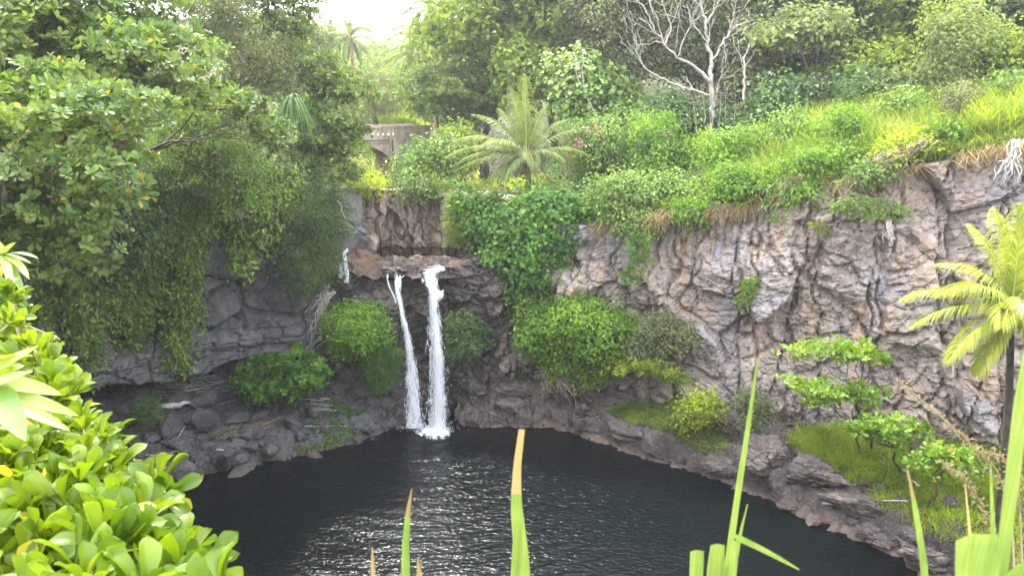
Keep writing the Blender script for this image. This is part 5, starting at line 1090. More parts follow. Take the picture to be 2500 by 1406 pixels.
for k in range(58):
    i = RNG.integers(int(nfr * .05), int(nfr * .93)); j = RNG.integers(14, 85) if RNG.random() < .6 else RNG.integers(85, 170); p = G3[i, j]
    for _ in range(30):
        uu_, vv_, _w = project(p)
        if not (1440 < uu_ < 1790 and 960 < vv_ < 1120): break
        i = RNG.integers(int(nfr * .05), int(nfr * .93)); j = RNG.integers(14, 150); p = G3[i, j]
    r = float(np.clip(RNG.lognormal(-1.2, .45), .14, .75)); uu_, vv_, _ = project(p)
    boulder(p, r, ("large" if r > .36 else "small") + " rough brown rock " + ("in the broken rocks right of the fall" if uu_ < 1420 else "on the turf ledge left of the big rock mass" if uu_ < 1850 else "on the grassy ledge right of the big rock mass"), GBR, ROCKS_L, sink=.35)
so = Soup(); SV = [rock_verts(500 + i, IV3, 8, .08) for i in range(8)]
for k in range(1500):
    if k < 900: p = LS.P[RNG.choice(vis)]
    else: p = G3[RNG.integers(int(nfr * .03), int(nfr * .95)), RNG.integers(10, 150)]
    r = RNG.uniform(.04, .13); a = RNG.uniform(0, 6.28); c, s_ = math.cos(a), math.sin(a); so.add(SV[k % 8] @ np.array([[c, -s_, 0], [s_, c, 0], [0, 0, 1]]) * r + p + np.array([0, 0, r * .2]), IF3)
o = so.obj("small_stones", M['boulder'], False); o["kind"] = "stuff"

# ------------------------------------------------------------------ driftwood
GD = "grey driftwood sticks piled on the left bank"
def stick(a, b, r, label, group=None, mat='drift', surf=LS, lift=.10, amp=.03, name="driftwood_stick"):
    p, q = surf.pick(*a), surf.pick(*b); p[2] += lift + r; q[2] += lift * RNG.uniform(.5, 1.6) + r
    so = Soup(); n = 9; so.tube(wander(p, q, n, amp), r * np.linspace(1, .55, n) * RNG.uniform(.85, 1.15, n), 6)
    return tag(so.obj(name, M[mat]), label, "stick" if r < .07 else "log", group)
p, q = LS.pick(397, 1010), LS.pick(468, 1003); p[2] += .45; q[2] += .45
so = Soup(); so.tube(wander(p, q, 12, .03), .15 * np.sin(np.linspace(.35, 2.9, 12)) ** .5 * np.linspace(1.1, .75, 12), 10); so.tube(wander(q, LS.pick(528, 1000) + np.array([0, 0, .45]), 8, .05), np.linspace(.06, .02, 8), 6)
tag(so.obj("driftwood_log", M['whitebark']), "thick pale bleached log with a thin tail lying across the boulders", "log")
stick((592, 1058), (708, 1020), .035, "longest yellowish cane lying across the boulders", mat='root', lift=.3, amp=.01)
stick((595, 1064), (690, 1032), .022, "second thinner cane beside the longest one", mat='root', lift=.28, amp=.02)
stick((540, 1112), (588, 1108), .035, "short straight white stick on the lower boulders", mat='whitebark', lift=.3, amp=.01)
stick((446, 1078), (455, 1048), .022, "white stick standing upright between two boulders", mat='whitebark', lift=.3, amp=.01)
stick((352, 1122), (470, 1105), .03, "long dark bent stick low on the left rubble", lift=.2)
stick((425, 1077), (475, 1082), .028, "thin stick lying under the upright boulder", lift=.25)
stick((300, 1045), (330, 1035), .05, "weathered stick beside the small almost black bush", lift=.2)
stick((530, 995), (620, 975), .025, "straight stick pointing under the broad-leaved bush", mat='root', lift=.25, amp=.01)
stick((782, 950), (838, 943), .06, "white log end sticking out right of the broad-leaved bush", mat='whitebark', lift=.35)
stick((742, 1045), (850, 1045), .025, "long thin stick lying low beside the mossy rocks", lift=.15, amp=.01)
stick((640, 1010), (655, 1030), .02, "short stick by the flat dark slab", lift=.25)
stick((383, 993), (396, 968), .03, "curved stick hanging off the end of the stick pile", lift=.2)
stick((1105, 928), (1150, 935), .025, "thin white stick lying right of the fall", mat='whitebark', surf=RS, lift=.3)
stick((2000, 1245), (2210, 1240), .05, "fallen grey branch lying across the grass on the right ledge", mat='whitebark', surf=RS, lift=.25, amp=.05)
stick((2205, 1165), (2245, 1215), .05, "bent grey branch in the grass below the palm", mat='whitebark', surf=RS, lift=.3, amp=.08)
for k in range(62):
    u, v = RNG.normal(435, 42), RNG.normal(945, 11); a = RNG.normal(.05, .35); L_ = RNG.uniform(18, 52)
    stick((u - L_ * math.cos(a), v + L_ * .5 * math.sin(a)), (u + L_ * math.cos(a), v - L_ * .5 * math.sin(a)), RNG.uniform(.014, .03), "thin grey stick in the driftwood pile below the cave", GD, lift=RNG.uniform(.1, .55), amp=.02)
for k in range(14):
    u, v = RNG.normal(785, 9), 992 + RNG.normal(0, 7); a = RNG.normal(.0, .22); L_ = RNG.uniform(16, 32)
    stick((u - L_ * math.cos(a), v + L_ * .5 * math.sin(a)), (u + L_ * math.cos(a), v - L_ * .5 * math.sin(a)), RNG.uniform(.014, .026), "white split stick in the small bundle right of the broad-leaved bush", "bundle of white split sticks", 'whitebark', lift=RNG.uniform(.1, .35), amp=.02)
Ps = LS.inside([(500, 1075), (540, 1050), (640, 1040), (660, 1055), (600, 1072), (540, 1085)], 260); Ps[:, 2] += RNG.uniform(.12, .3, 260)
blades("straw_litter", Ps, .55, .02, 'straw_grey', (1.6, .3, -.5), .5, 3, .1, "dry straw washed up among the boulders of the left bank")

# ------------------------------------------------------------------ roots
def roots(label, a, b, n, Y, r, mat, sag=.3, spread=25, split=1, name="exposed_roots"):
    root = empty(name, at(a[0], a[1], Y), label, "roots")
    for k in range(n):
        p = at(a[0] + RNG.normal(0, spread * .5), a[1] + RNG.normal(0, 4), Y + RNG.uniform(-.15, .15)); q = at(b[0] + RNG.normal(0, spread), b[1] + RNG.normal(0, spread * .5), Y - .35 + RNG.uniform(-.35, .25))
        so = Soup(); W_ = wander(p, q, 9, .085, sag=0); so.tube(W_, np.linspace(r, r * .35, 9) * RNG.uniform(.5, 1.3), 5); so.part("root", M[mat], root)
    return root
roots("fan of brown tangled roots spilling from under the bright dome-shaped bush", (1345, 905), (1375, 958), 64, 32.6, .03, 'root', spread=34)
roots("white roots clinging to the cliff face at the far right edge", (2478, 345), (2468, 440), 15, 27.0, .03, 'whitebark', spread=26)
roots("thick white roots running down the rock right of the layered grey face", (800, 700), (757, 850), 9, 34.0, .045, 'whitebark', spread=10)
roots("tangle of white roots under the cascading shrub", (805, 715), (775, 752), 26, 33.9, .026, 'whitebark', spread=24)
roots("pale roots hanging on the middle of the right cliff below the leaf mat", (2172, 545), (2165, 595), 8, 28.2, .022, 'whitebark', spread=10)
roots("bare brown roots hanging over the rim beside the bright rim bush", (1940, 430), (1925, 485), 46, 30.6, .022, 'root', spread=34)
roots("brown roots and stems hanging from the rim left of the pale columns", (1760, 500), (1790, 545), 40, 31.4, .02, 'root', spread=40)
roots("long root branches slanting along the rim under the dry grass", (2250, 345), (2150, 400), 22, 29.2, .035, 'root', spread=30)

# ------------------------------------------------------------------ grass and ground cover
def hill_points(poly, n, xr, yr, dmin=.2):
    out = []; got = 0
    while got < n:
        x = RNG.uniform(*xr, n * 3); y = RNG.uniform(*yr, n * 3); d, _ = rim_dist(x, y); k = d > dmin; x, y = x[k], y[k]; z = ground_z(x, y); P = np.stack([x, y, z], -1)
        u, v, w = project(P); i, _ = in_poly(u, v, np.asarray(poly, float)); out.append(P[i]); got += i.sum()
        if len(out) > 40: break
    return np.concatenate(out)[:n]
TALL = [(1780, 450), (1880, 350), (1960, 320), (2100, 290), (2260, 270), (2400, 240), (2560, 200), (2560, 380), (2400, 380), (2260, 390), (2100, 410), (1900, 470), (1720, 500)]
Pt = hill_points(TALL, 17000, (6, 40), (22, 48)); nz_ = vnoise(Pt * .35, 43); Ps_ = Pt[(nz_ < -.05) & (RNG.random(len(Pt)) < .55)]; Pt = Pt[(nz_ > -.25)]
blades("dry_grass", Ps_, 1.0, .04, 'straw', (-.25, -.3, -.1), .4, 4, .6, "tan dead grass mixed into the cane grass above the right cliff")
blades("tall_grass", Pt, 1.75, .045, 'grass', (-.12, -.15, 0), .22, 5, .55, "tall bright cane grass covering the slope above the right cliff")
blades("tall_grass", hill_points([(2300, 300), (2600, 170), (2600, 380), (2420, 400)], 4500, (12, 40), (18, 44)), 1.7, .05, 'grass_yellow', (-.2, -.2, 0), .25, 5, .6, "sunlit yellow grass at the far right end of the rim")
seg_ = np.array([(4.6, 34.3, 10.3), (7.4, 33.0, 11), (11, 31.6, 11.7), (17, 29.4, 13.7), (21, 27.8, 14.7), (27, 25.2, 15.2)])
tt = RNG.uniform(0, 1, 5200) * 5; kk = np.minimum(tt.astype(int), 4); fr_ = (tt - kk)[:, None]; Pr = seg_[kk] * (1 - fr_) + seg_[kk + 1] * fr_ + RNG.normal(0, .25, (5200, 3)) * np.array([1, 1, .5]); keep = vnoise(Pr * .7, 77) + .6 * RNG.random(len(Pr)) > .15
blades("dry_grass", Pr[keep] + np.array([-.15, -.25, .12]), .95, .03, 'straw', (-.55, -.9, -1.35), .5, 4, .25, "dry brown grass hanging over the rim of the right cliff")
blades("rim_grass", Pr + np.array([.2, .35, .15]), .8, .035, 'grass', (-.3, -.5, 0), .4, 4, .7, "fringe of green grass along the rim of the right cliff")
def cover(name, polys, n, xr, yr, leaf, mat, label, hgt=.8, tm='fold'):
    P = hill_points(polys, n, xr, yr); P[:, 2] += np.abs(RNG.normal(0, .4, len(P))) * hgt * (.6 + 1.2 * np.clip(vnoise(P * .6, 21), 0, 1)); V, F = leaves(P, unit(RNG.normal(0, .5, P.shape) + np.array([0, -.45, .8])), leaf * RNG.uniform(.6, 1.3, len(P)), tm)
    tag(obj(name, mesh_of(name, V, [F]), M[mat]), label, kind="stuff")
ALLV = [(-500, -200), (3000, -200), (3000, 620), (-500, 620)]
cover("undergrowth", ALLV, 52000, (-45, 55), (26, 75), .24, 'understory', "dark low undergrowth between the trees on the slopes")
cover("undergrowth", [(1300, 250), (2600, 100), (2600, 420), (1700, 520), (1350, 560)], 26000, (2, 45), (26, 50), .16, 'vine', "low green creepers covering the slope above the right cliff", .7)
def ledge_grass(poly, n, h, w, mat, label, lean=(0, -.1, 0), bend=.6, name="ledge_grass", spread=.4):
    P = RS.inside(poly, n); blades(name, P, h, w, mat, lean, spread, 4, bend, label)
ledge_grass([(1920, 1090), (1960, 1055), (2060, 1060), (2110, 1110), (2080, 1150), (1990, 1130)], 3600, .8, .034, 'grass_yellow', "clump of tall yellow grass on the right ledge")
ledge_grass([(1950, 1100), (2150, 1070), (2300, 1150), (2500, 1180), (2500, 1400), (2330, 1340), (2180, 1270), (2040, 1160)], 13000, .42, .034, 'grass_yellow', "yellow-green grass over the right part of the ledge")
ledge_grass([(2000, 1110), (2200, 1060), (2500, 1100), (2500, 1330), (2300, 1290), (2120, 1190)], 5000, .35, .05, 'shrub', "broad-leaved weeds among the grass of the ledge")
ledge_grass([(1480, 1005), (1560, 975), (1640, 975), (1760, 1040), (1780, 1100), (1740, 1130), (1640, 1060), (1540, 1025)], 16000, .26, .045, 'grass', "short green turf on the left part of the ledge", bend=1.0, spread=.9)
ledge_grass([(1500, 1010), (1600, 1000), (1650, 1025), (1620, 1040), (1540, 1030)], 4500, .26, .045, 'grass_yellow', "bright patch of short turf on the ledge", bend=1.0, spread=.9)
ledge_grass([(1100, 900), (1180, 830), (1270, 850), (1290, 920), (1240, 940), (1150, 920)], 6000, .5, .03, 'grass_dark', "dark green grass on the bank right of the fall", lean=(-.3, -.5, -.3), name="bank_grass")
ledge_grass([(1180, 925), (1290, 900), (1320, 930), (1240, 950)], 1500, .2, .035, 'grass_dark', "low green weeds at the foot of the grassy bank", name="bank_grass")
P = at(RNG.uniform(880, 985, 3600), RNG.uniform(838, 960, 3600), 33.0 + RNG.normal(0, .25, 3600)); u_, v_, _ = project(P); k, _ = in_poly(u_, v_, np.array([(885, 850), (930, 838), (985, 850), (975, 890), (950, 950), (910, 960), (890, 900)]))
blades("bank_grass", P[k], .55, .028, 'grass_dark', (.15, -.8, -1.0), .45, 4, .3, "soft green grass hanging down the rock left of the thin fall")
# moss and weeds on the right end of the left bank
for poly, n, mat, lab in [([(760, 1010), (850, 960), (900, 1000), (960, 1030), (900, 1075), (800, 1090), (760, 1060)], 5200, 'grass_dark', "low green weeds on the rocks left of the fall"), ([(690, 1080), (780, 1050), (860, 1080), (800, 1100), (720, 1110)], 1500, 'vine', "moss and weeds along the water on the left bank")]:
    P = LS.inside(poly, n); P = P[vnoise(P * 1.4, 31) > -.05]; blades("bank_weeds", P + np.array([0, 0, .08]), .16, .04, mat, (0, -.2, 0), .8, 3, .8, lab)
# hanging grass and vines where the walls meet the shelf
P = at(RNG.uniform(1090, 1160, 1600), RNG.uniform(470, 600, 1600), 36.6 + RNG.normal(0, .3, 1600)); blades("hanging_grass", P, .5, .03, 'grass', (-.2, -.5, -1.1), .4, 4, .3, "dry yellow-green grass hanging down the right end of the columned wall")
xs_ = RNG.uniform(-8.6, .6, 2600); d_ = np.interp(xs_, [b[0] for b in BACK_LINE], [b[1] for b in BACK_LINE]); zt_ = np.interp(xs_, [b[0] for b in BACK_LINE], [b[3] for b in BACK_LINE]); Pb = np.stack([xs_, d_ - .1 + RNG.normal(0, .25, 2600), zt_ + RNG.normal(.05, .15, 2600)], -1); Pb = Pb[vnoise(Pb * .9, 55) > .12]
blades("wall_top_grass", Pb, .55, .035, 'grass', (-.1, -.7, -.2), .6, 4, .8, "ragged grass along the top of the columned wall")
# pink bougainvillea flecks in the scrub
PF = []
for (u, v, r, n, Y) in [(1450, 320, 14, 26, 39.2), (1410, 345, 14, 26, 39.2), (1395, 370, 10, 18, 39.2), (1625, 330, 8, 10, 38.4), (1560, 440, 14, 10, 36), (1620, 405, 10, 8, 38)]:
    PF.append(at(RNG.normal(u, r, n), RNG.normal(v, r * .7, n), Y + RNG.normal(0, .3, n)))
PF = np.concatenate(PF); V, F = leaves(PF, unit(RNG.normal(0, 1, PF.shape) + np.array([0, -.8, .3])), .14, 'wide'); M['pink'] = leaf_mat("pink_bract", (.45, .12, .30), (.55, .18, .40), (.6, .28, .48), trans=.4)
tag(obj("bougainvillea_blossom", mesh_of("bougainvillea_blossom", V, [F]), M['pink']), "scattered pink blossom on the scrub right of the palm", kind="stuff")
# ================================================================== WATERFALLS
def fall_mat(name, dens, scale=(16, 1.5)):
    m, nt, out = nmat(name); L = nt.links.new
    uv = N(nt, "ShaderNodeUVMap", uv_map="flow"); mp = N(nt, "ShaderNodeMapping"); mp.inputs["Scale"].default_value = (scale[0], scale[1], 1); L(uv.outputs[0], mp.inputs[0])
    n1 = N(nt, "ShaderNodeTexNoise", i_Scale=1.0, i_Detail=5.0, i_Roughness=.68, i_Distortion=.4); L(mp.outputs[0], n1.inputs["Vector"])
    mp2 = N(nt, "ShaderNodeMapping"); mp2.inputs["Scale"].default_value = (scale[0] * 2.6, scale[1] * 4.2, 1); L(uv.outputs[0], mp2.inputs[0])
    n2 = N(nt, "ShaderNodeTexNoise", i_Scale=1.0, i_Detail=3.0, i_Roughness=.6); L(mp2.outputs[0], n2.inputs["Vector"])
    ad = N(nt, "ShaderNodeMath", operation='ADD'); h = N(nt, "ShaderNodeMath", operation='MULTIPLY'); h.inputs[1].default_value = .55; L(n2.outputs[0], h.inputs[0]); L(n1.outputs[0], ad.inputs[0]); L(h.outputs[0], ad.inputs[1])
    sx = N(nt, "ShaderNodeSeparateXYZ"); L(uv.outputs[0], sx.inputs[0])
    c = N(nt, "ShaderNodeMath", operation='PINGPONG'); c.inputs[1].default_value = .5; L(sx.outputs[0], c.inputs[0])      # 0 at the rims of the sheet
    e = N(nt, "ShaderNodeMapRange", i_1=0.0, i_2=.42, i_3=-.42, i_4=.16); L(c.outputs[0], e.inputs[0])
    ad2 = N(nt, "ShaderNodeMath", operation='ADD'); L(ad.outputs[0], ad2.inputs[0]); L(e.outputs[0], ad2.inputs[1])
    a = N(nt, "ShaderNodeMapRange", i_1=.86 - dens, i_2=1.02 - dens, i_3=0.0, i_4=.96); L(ad2.outputs[0], a.inputs[0])
    p = N(nt, "ShaderNodeBsdfPrincipled", i_Roughness=.35); p.inputs["Base Color"].default_value = (.80, .84, .90, 1)
    t = N(nt, "ShaderNodeBsdfTranslucent"); t.inputs[0].default_value = (.80, .84, .90, 1); m1 = N(nt, "ShaderNodeMixShader"); m1.inputs[0].default_value = .35; L(p.outputs[0], m1.inputs[1]); L(t.outputs[0], m1.inputs[2])
    tr = N(nt, "ShaderNodeBsdfTransparent"); mx = N(nt, "ShaderNodeMixShader"); L(a.outputs[0], mx.inputs[0]); L(tr.outputs[0], mx.inputs[1]); L(m1.outputs[0], mx.inputs[2]); L(mx.outputs[0], out.inputs[0])
    return m
M['fall_thick'] = fall_mat("white_water_thick", .19); M['fall_thin'] = fall_mat("white_water_thin", .10); M['fall_lace'] = fall_mat("white_water_lace", .11, (9, 2.6))
def sheet(root, path, mat, name, seed, bulge=.18, off=0.0, m=13):
    """path rows: u, v, half width in px, distance"""
    path = np.asarray(path, float); n = 46; s = np.linspace(0, 1, n); k = np.linspace(0, 1, len(path)); q = np.stack([np.interp(s, k, path[:, j]) for j in range(4)], -1)
    for j in range(4): q[1:-1, j] = .25 * (q[:-2, j] + q[2:, j]) + .5 * q[1:-1, j]
    w = np.linspace(-1, 1, m); U = q[:, None, 0] + q[:, None, 2] * w[None]; Vv = np.repeat(q[:, None, 1], m, 1); Yd = q[:, None, 3] - bulge * (1 - w[None] ** 2) - off
    P0 = at(U, Vv, Yd); P0[..., :2] += .07 * np.stack([vnoise(P0 * np.array([3, 3, .8]) + seed, seed), vnoise(P0 * np.array([3, 3, .8]) + seed + 9, seed + 1)], -1)
    along = np.concatenate([[0], np.cumsum(np.linalg.norm(np.diff(P0[:, m // 2], axis=0), axis=1))])
    uv = np.stack([np.repeat((w[None] + 1) / 2, n, 0) * np.clip(s * 4, 0, 1)[:, None], np.repeat(along[:, None], m, 1) + seed * 13.7], -1).reshape(-1, 2)
    me = mesh_of(name, P0.reshape(-1, 3) - np.array(root.location), [grid_faces(n, m)], True, uv)
    return obj(name, me, M[mat], root)
def drops(root, u, v, su, sv, Y, n, r0, r1, up=0.0):
    so = Soup(); ov = np.array([(0, 0, 1.6), (1, 0, 0), (-.5, .87, 0), (-.5, -.87, 0), (0, 0, -1.6)]); of = np.array([[0, 1, 2], [0, 2, 3], [0, 3, 1], [4, 2, 1], [4, 3, 2], [4, 1, 3]])
    uu = RNG.normal(u, su, n); vv = v + RNG.uniform(-sv, sv, n) - np.abs(RNG.normal(0, up, n)); yy = Y + RNG.normal(0, .3, n); P = at(uu, vv, yy)
    for p in P: so.add(p + ov * RNG.uniform(r0, r1), of)
    o = so.part("spray", M['drop'], root, False); o["kind"] = "stuff"
m, nt, out = nmat("water_drop"); p = N(nt, "ShaderNodeBsdfPrincipled", i_Roughness=.3); p.inputs["Base Color"].default_value = (.85, .88, .93, 1); nt.links.new(p.outputs[0], out.inputs[0]); M['drop'] = m
GW = "waterfalls dropping into the pool"
root = empty("waterfall", at(1068, 1050, 32.9), "wide white waterfall on the right that fans out at its top", "waterfall", GW)
fan = [(1038, 638, 40, 34.15), (1046, 668, 42, 33.98), (1050, 695, 36, 33.9), (1055, 722, 24, 33.72), (1060, 750, 18, 33.62)]
sheet(root, fan, 'fall_lace', "fan_sheet", 1, .1)
sheet(root, [(u + 6, v, w * .7, y - .05) for u, v, w, y in fan], 'fall_lace', "fan_sheet", 2, .1)
col = [(1052, 695, 22, 33.8), (1058, 730, 15, 33.62), (1063, 780, 21, 33.5), (1067, 860, 25, 33.35), (1070, 950, 30, 33.2), (1070, 1052, 38, 33.05)]
sheet(root, col, 'fall_thick', "falling_sheet", 3, .22); sheet(root, [(u, v, w * .78, y) for u, v, w, y in col], 'fall_thick', "falling_sheet", 4, .22, .14); sheet(root, [(u - 3, v, w * 1.75, y + .1) for u, v, w, y in col], 'fall_thin', "falling_sheet", 5, .2)
drops(root, 1070, 960, 22, 95, 33.1, 260, .006, .016); drops(root, 1066, 1050, 26, 8, 32.8, 260, .008, .02, 8)
root = empty("waterfall", at(1012, 1050, 32.9), "thin white waterfall on the left, slanting down the rock", "waterfall", GW)
thin = [(962, 648, 8, 34.15), (966, 690, 8, 33.85), (975, 740, 9, 33.7), (990, 800, 11, 33.5), (1002, 870, 14, 33.35), (1010, 950, 20, 33.2), (1013, 1045, 28, 33.05)]
sheet(root, thin, 'fall_thick', "falling_sheet", 6, .1); sheet(root, [(u, v, w * 1.9, y) for u, v, w, y in thin], 'fall_thin', "falling_sheet", 7, .1, .1); sheet(root, [(940, 662, 4, 34.3), (952, 700, 5, 33.9), (968, 740, 6, 33.65)], 'fall_lace', "rivulet", 8, .04); sheet(root, [(985, 668, 4, 34.3), (972, 690, 4, 34.0), (968, 700, 5, 33.9)], 'fall_lace', "rivulet", 9, .04)
sheet(root, [(1000, 880, 16, 33.4), (1004, 960, 26, 33.25), (1003, 1040, 30, 33.1)], 'fall_thin', "falling_sheet", 15, .1, .05)
drops(root, 1005, 980, 16, 75, 33.05, 220, .006, .015); drops(root, 1008, 1046, 16, 7, 32.8, 120, .008, .018, 7)
root = empty("waterfall", at(842, 680, 34.6), "small pale trickle running down the rock beside the cascading shrub", "waterfall", GW)
sheet(root, [(833, 588, 5, 35.2), (840, 620, 6, 34.8), (848, 650, 5, 34.4), (850, 676, 6, 34.1)], 'fall_lace', "rivulet", 16, .05); sheet(root, [(830, 610, 8, 35), (832, 650, 12, 34.5), (834, 680, 14, 34.1)], 'fall_thin', "rivulet", 17, .05)
sheet(root, [(838, 600, 10, 34.9), (842, 640, 14, 34.5), (846, 690, 16, 34.1)], 'fall_lace', "rivulet", 41, .05)
# foam where the falls meet the pool
m, nt, out = nmat("pool_foam"); L = nt.links.new
g = N(nt, "ShaderNodeNewGeometry"); sub = N(nt, "ShaderNodeVectorMath", operation='SUBTRACT'); c0 = atz(1062, 1056, 0.0); sub.inputs[1].default_value = tuple(c0); L(g.outputs["Position"], sub.inputs[0])
sc_ = N(nt, "ShaderNodeVectorMath", operation='MULTIPLY'); sc_.inputs[1].default_value = (.80, 1.0, 0); L(sub.outputs[0], sc_.inputs[0]); ln = N(nt, "ShaderNodeVectorMath", operation='LENGTH'); L(sc_.outputs[0], ln.inputs[0])
n1 = N(nt, "ShaderNodeTexNoise", i_Scale=3.2, i_Detail=6.0, i_Roughness=.7, i_Distortion=1.2); L(g.outputs["Position"], n1.inputs["Vector"])
e = N(nt, "ShaderNodeMapRange", i_1=0.0, i_2=1.15, i_3=.42, i_4=-.22); L(ln.outputs["Value"], e.inputs[0]); ad = N(nt, "ShaderNodeMath", operation='ADD'); L(n1.outputs[0], ad.inputs[0]); L(e.outputs[0], ad.inputs[1])
a = N(nt, "ShaderNodeMapRange", i_1=.52, i_2=.68); L(ad.outputs[0], a.inputs[0])
p = N(nt, "ShaderNodeBsdfPrincipled", i_Roughness=.5); p.inputs["Base Color"].default_value = (.82, .86, .92, 1); tr = N(nt, "ShaderNodeBsdfTransparent"); mx = N(nt, "ShaderNodeMixShader"); L(a.outputs[0], mx.inputs[0]); L(tr.outputs[0], mx.inputs[1]); L(p.outputs[0], mx.inputs[2]); L(mx.outputs[0], out.inputs[0])
fx, fy = np.meshgrid(np.linspace(-2.2, 2.2, 60), np.linspace(-1.6, 1.4, 44), indexing='ij'); rr = np.hypot(fx * .8, fy); Pf = np.stack([fx + c0[0], fy + c0[1], .03 + .14 * np.exp(-(rr / .5) ** 2) + .05 * np.exp(-rr ** 2) * fbm(np.stack([fx * 4, fy * 4, fx * 0], -1).reshape(-1, 3), 3, 7).reshape(fx.shape)], -1)
tag(obj("foam", mesh_of("foam", Pf.reshape(-1, 3), [grid_faces(60, 44)], True), m), "white foam boiling where the falls hit the pool", kind="stuff")

# ================================================================== FOREGROUND
def spoon(w=.42, cup=.10, curl=.10, n=10, mcol=5):
    t = (1 - (1 - np.linspace(0, 1, n)) ** 1.7)[:, None]; s = np.linspace(-1, 1, mcol)[None]
    wid = w * .5 * np.interp(t, [0, .12, .3, .5, .7, .84, .93, .98, 1], [.13, .20, .42, .72, .98, 1.0, .80, .48, .12]); x = s * wid; y = t - .035 * s ** 2 * (t > .9)
    z = cup * np.abs(s) ** 1.6 * wid / (w * .5) + .035 * np.abs(s) * (t > .05) - .03 * (np.abs(s) > .9) * wid / (w * .5) + curl * np.sin(t * 2.4) * .5 - curl * t ** 3
    return np.stack([x + 0 * t, y, z], -1).reshape(-1, 3), grid_faces(n, mcol)[:, ::-1]
SPOONS = [spoon(.38, .10, .10), spoon(.42, .14, .04), spoon(.35, .07, .18), spoon(.40, .17, -.05), spoon(.37, .09, .24)]
SP_ME = []
for i, (tv, tf) in enumerate(SPOONS):
    me_ = mesh_of("naupaka_leaf_shape", tv, [tf], True); me_.materials.append(M['naupaka']); SP_ME.append(me_)
GN = "naupaka bushes in the bottom left corner"
def naupaka(poly, dist, n, leaf, lab, base, parts=230, sep=30, k=13):
    root = empty("naupaka_bush", base, lab, "bush", GN); c = sample_poly(poly, n, 0, sep); n = len(c); far = dist(c[:, 0], c[:, 1]) + RNG.uniform(-.12, .12, n) * dist(c[:, 0], c[:, 1])
    P = at(c[:, 0], c[:, 1], far); ax = unit(RNG.normal(0, .42, (n, 3)) + np.array([.30, .12, 1.0])); q, a, nn, s = rosettes(P, ax, leaf, k, flat=.92, jitter=.30)
    so = Soup()
    for i in range(n):
        e = P[i] - ax[i] * leaf * 2.5 + RNG.normal(0, .05, 3); so.tube(np.array([P[i] + ax[i] * .01, P[i] - ax[i] * leaf, e, (e + np.array(base)) / 2 + RNG.normal(0, .08, 3)]), [leaf * .055, leaf * .065, leaf * .08, leaf * .09], 5)
    o = so.part("stems", M['naupaka_stem'], root); o["kind"] = "stuff"
    uu, vv, fw = project(q); vis = (uu > -40) & (uu < 2540) & (vv > -40) & (vv < 1440); order = np.argsort(fw + np.where(vis, 0, 50)); av = unit(a); bv = unit(np.cross(av, nn)); nv = np.cross(bv, av)
    for j in order[:parts]:
        o = obj("leaf", SP_ME[j % 5], None, root); sc = s[j]; pp = q[j] - np.array(base)
        o.matrix_basis = Matrix(((bv[j, 0] * sc, av[j, 0] * sc, nv[j, 0] * sc, pp[0]), (bv[j, 1] * sc, av[j, 1] * sc, nv[j, 1] * sc, pp[1]), (bv[j, 2] * sc, av[j, 2] * sc, nv[j, 2] * sc, pp[2]), (0, 0, 0, 1)))
    rest = order[parts:]
    if len(rest):
        VV, FF, o_ = [], [], 0
        for i in range(5):
            r_ = rest[rest % 5 == i]
            if len(r_): v_, f_ = leaves(q[r_], nn[r_], s[r_], SPOONS[i], a=a[r_]); VV.append(v_); FF.append(f_ + o_); o_ += len(v_)
        o = part("foliage", np.concatenate(VV), [np.concatenate(FF)], M['naupaka'], root, True); o["kind"] = "stuff"
    fl = Soup()
    for i in RNG.permutation(n)[:5]:
        for t in range(5): 
            v_, f_ = leaves(P[i:i + 1] + ax[i:i + 1] * leaf * .35 + RNG.normal(0, .008, (1, 3)), ax[i:i + 1] + RNG.normal(0, .5, (1, 3)), leaf * .14, 'narrow'); fl.add(v_, f_)
    o = fl.part("flowers", M['flower'], root, False); o["kind"] = "stuff"
M['naupaka_stem'] = bark_mat("naupaka_stem", (.20, .20, .08), (.36, .33, .16), 20, .6); m, nt, out = nmat("white_petal"); p = N(nt, "ShaderNodeBsdfPrincipled", i_Roughness=.5); p.inputs["Base Color"].default_value = (.8, .78, .75, 1); nt.links.new(p.outputs[0], out.inputs[0]); M['flower'] = m
dfun = lambda u, v: np.interp(v, [650, 760, 860, 960, 1060, 1160, 1260, 1406, 1500], [4.6, 4.2, 3.7, 3.2, 2.75, 2.35, 2.0, 1.6, 1.45])
naupaka([(-60, 690), (20, 690), (55, 745), (50, 800), (-60, 850)], dfun, 30, .125, "farthest naupaka bush, just under the left vines", (-3.9, 4.6, 13.9), 150, 16)
naupaka([(-60, 830), (50, 840), (100, 860), (155, 915), (165, 965), (175, 1000), (100, 1010), (-60, 1000)], dfun, 60, .128, "naupaka bush behind the broad strap leaves at the left edge", (-3.0, 3.7, 13.9), 230, 24)
naupaka([(-60, 1010), (170, 1005), (215, 1065), (265, 1075), (295, 1130), (290, 1180), (150, 1190), (-60, 1180)], dfun, 56, .13, "naupaka bush in the middle of the left corner, its tips against the dark boulders", (-2.1, 2.8, 13.9), 230, 32)
naupaka([(-60, 1180), (150, 1190), (290, 1185), (385, 1175), (425, 1215), (395, 1265), (385, 1320), (250, 1330), (-60, 1320)], dfun, 60, .128, "naupaka bush whose branch reaches farthest right over the dark water", (-1.4, 2.1, 13.9), 240, 38)
naupaka([(-60, 1310), (250, 1330), (385, 1325), (455, 1360), (500, 1420), (550, 1480), (-60, 1500)], dfun, 42, .128, "nearest naupaka bush filling the bottom left corner with large cupped leaves", (-1.1, 1.55, 14.0), 240, 44)

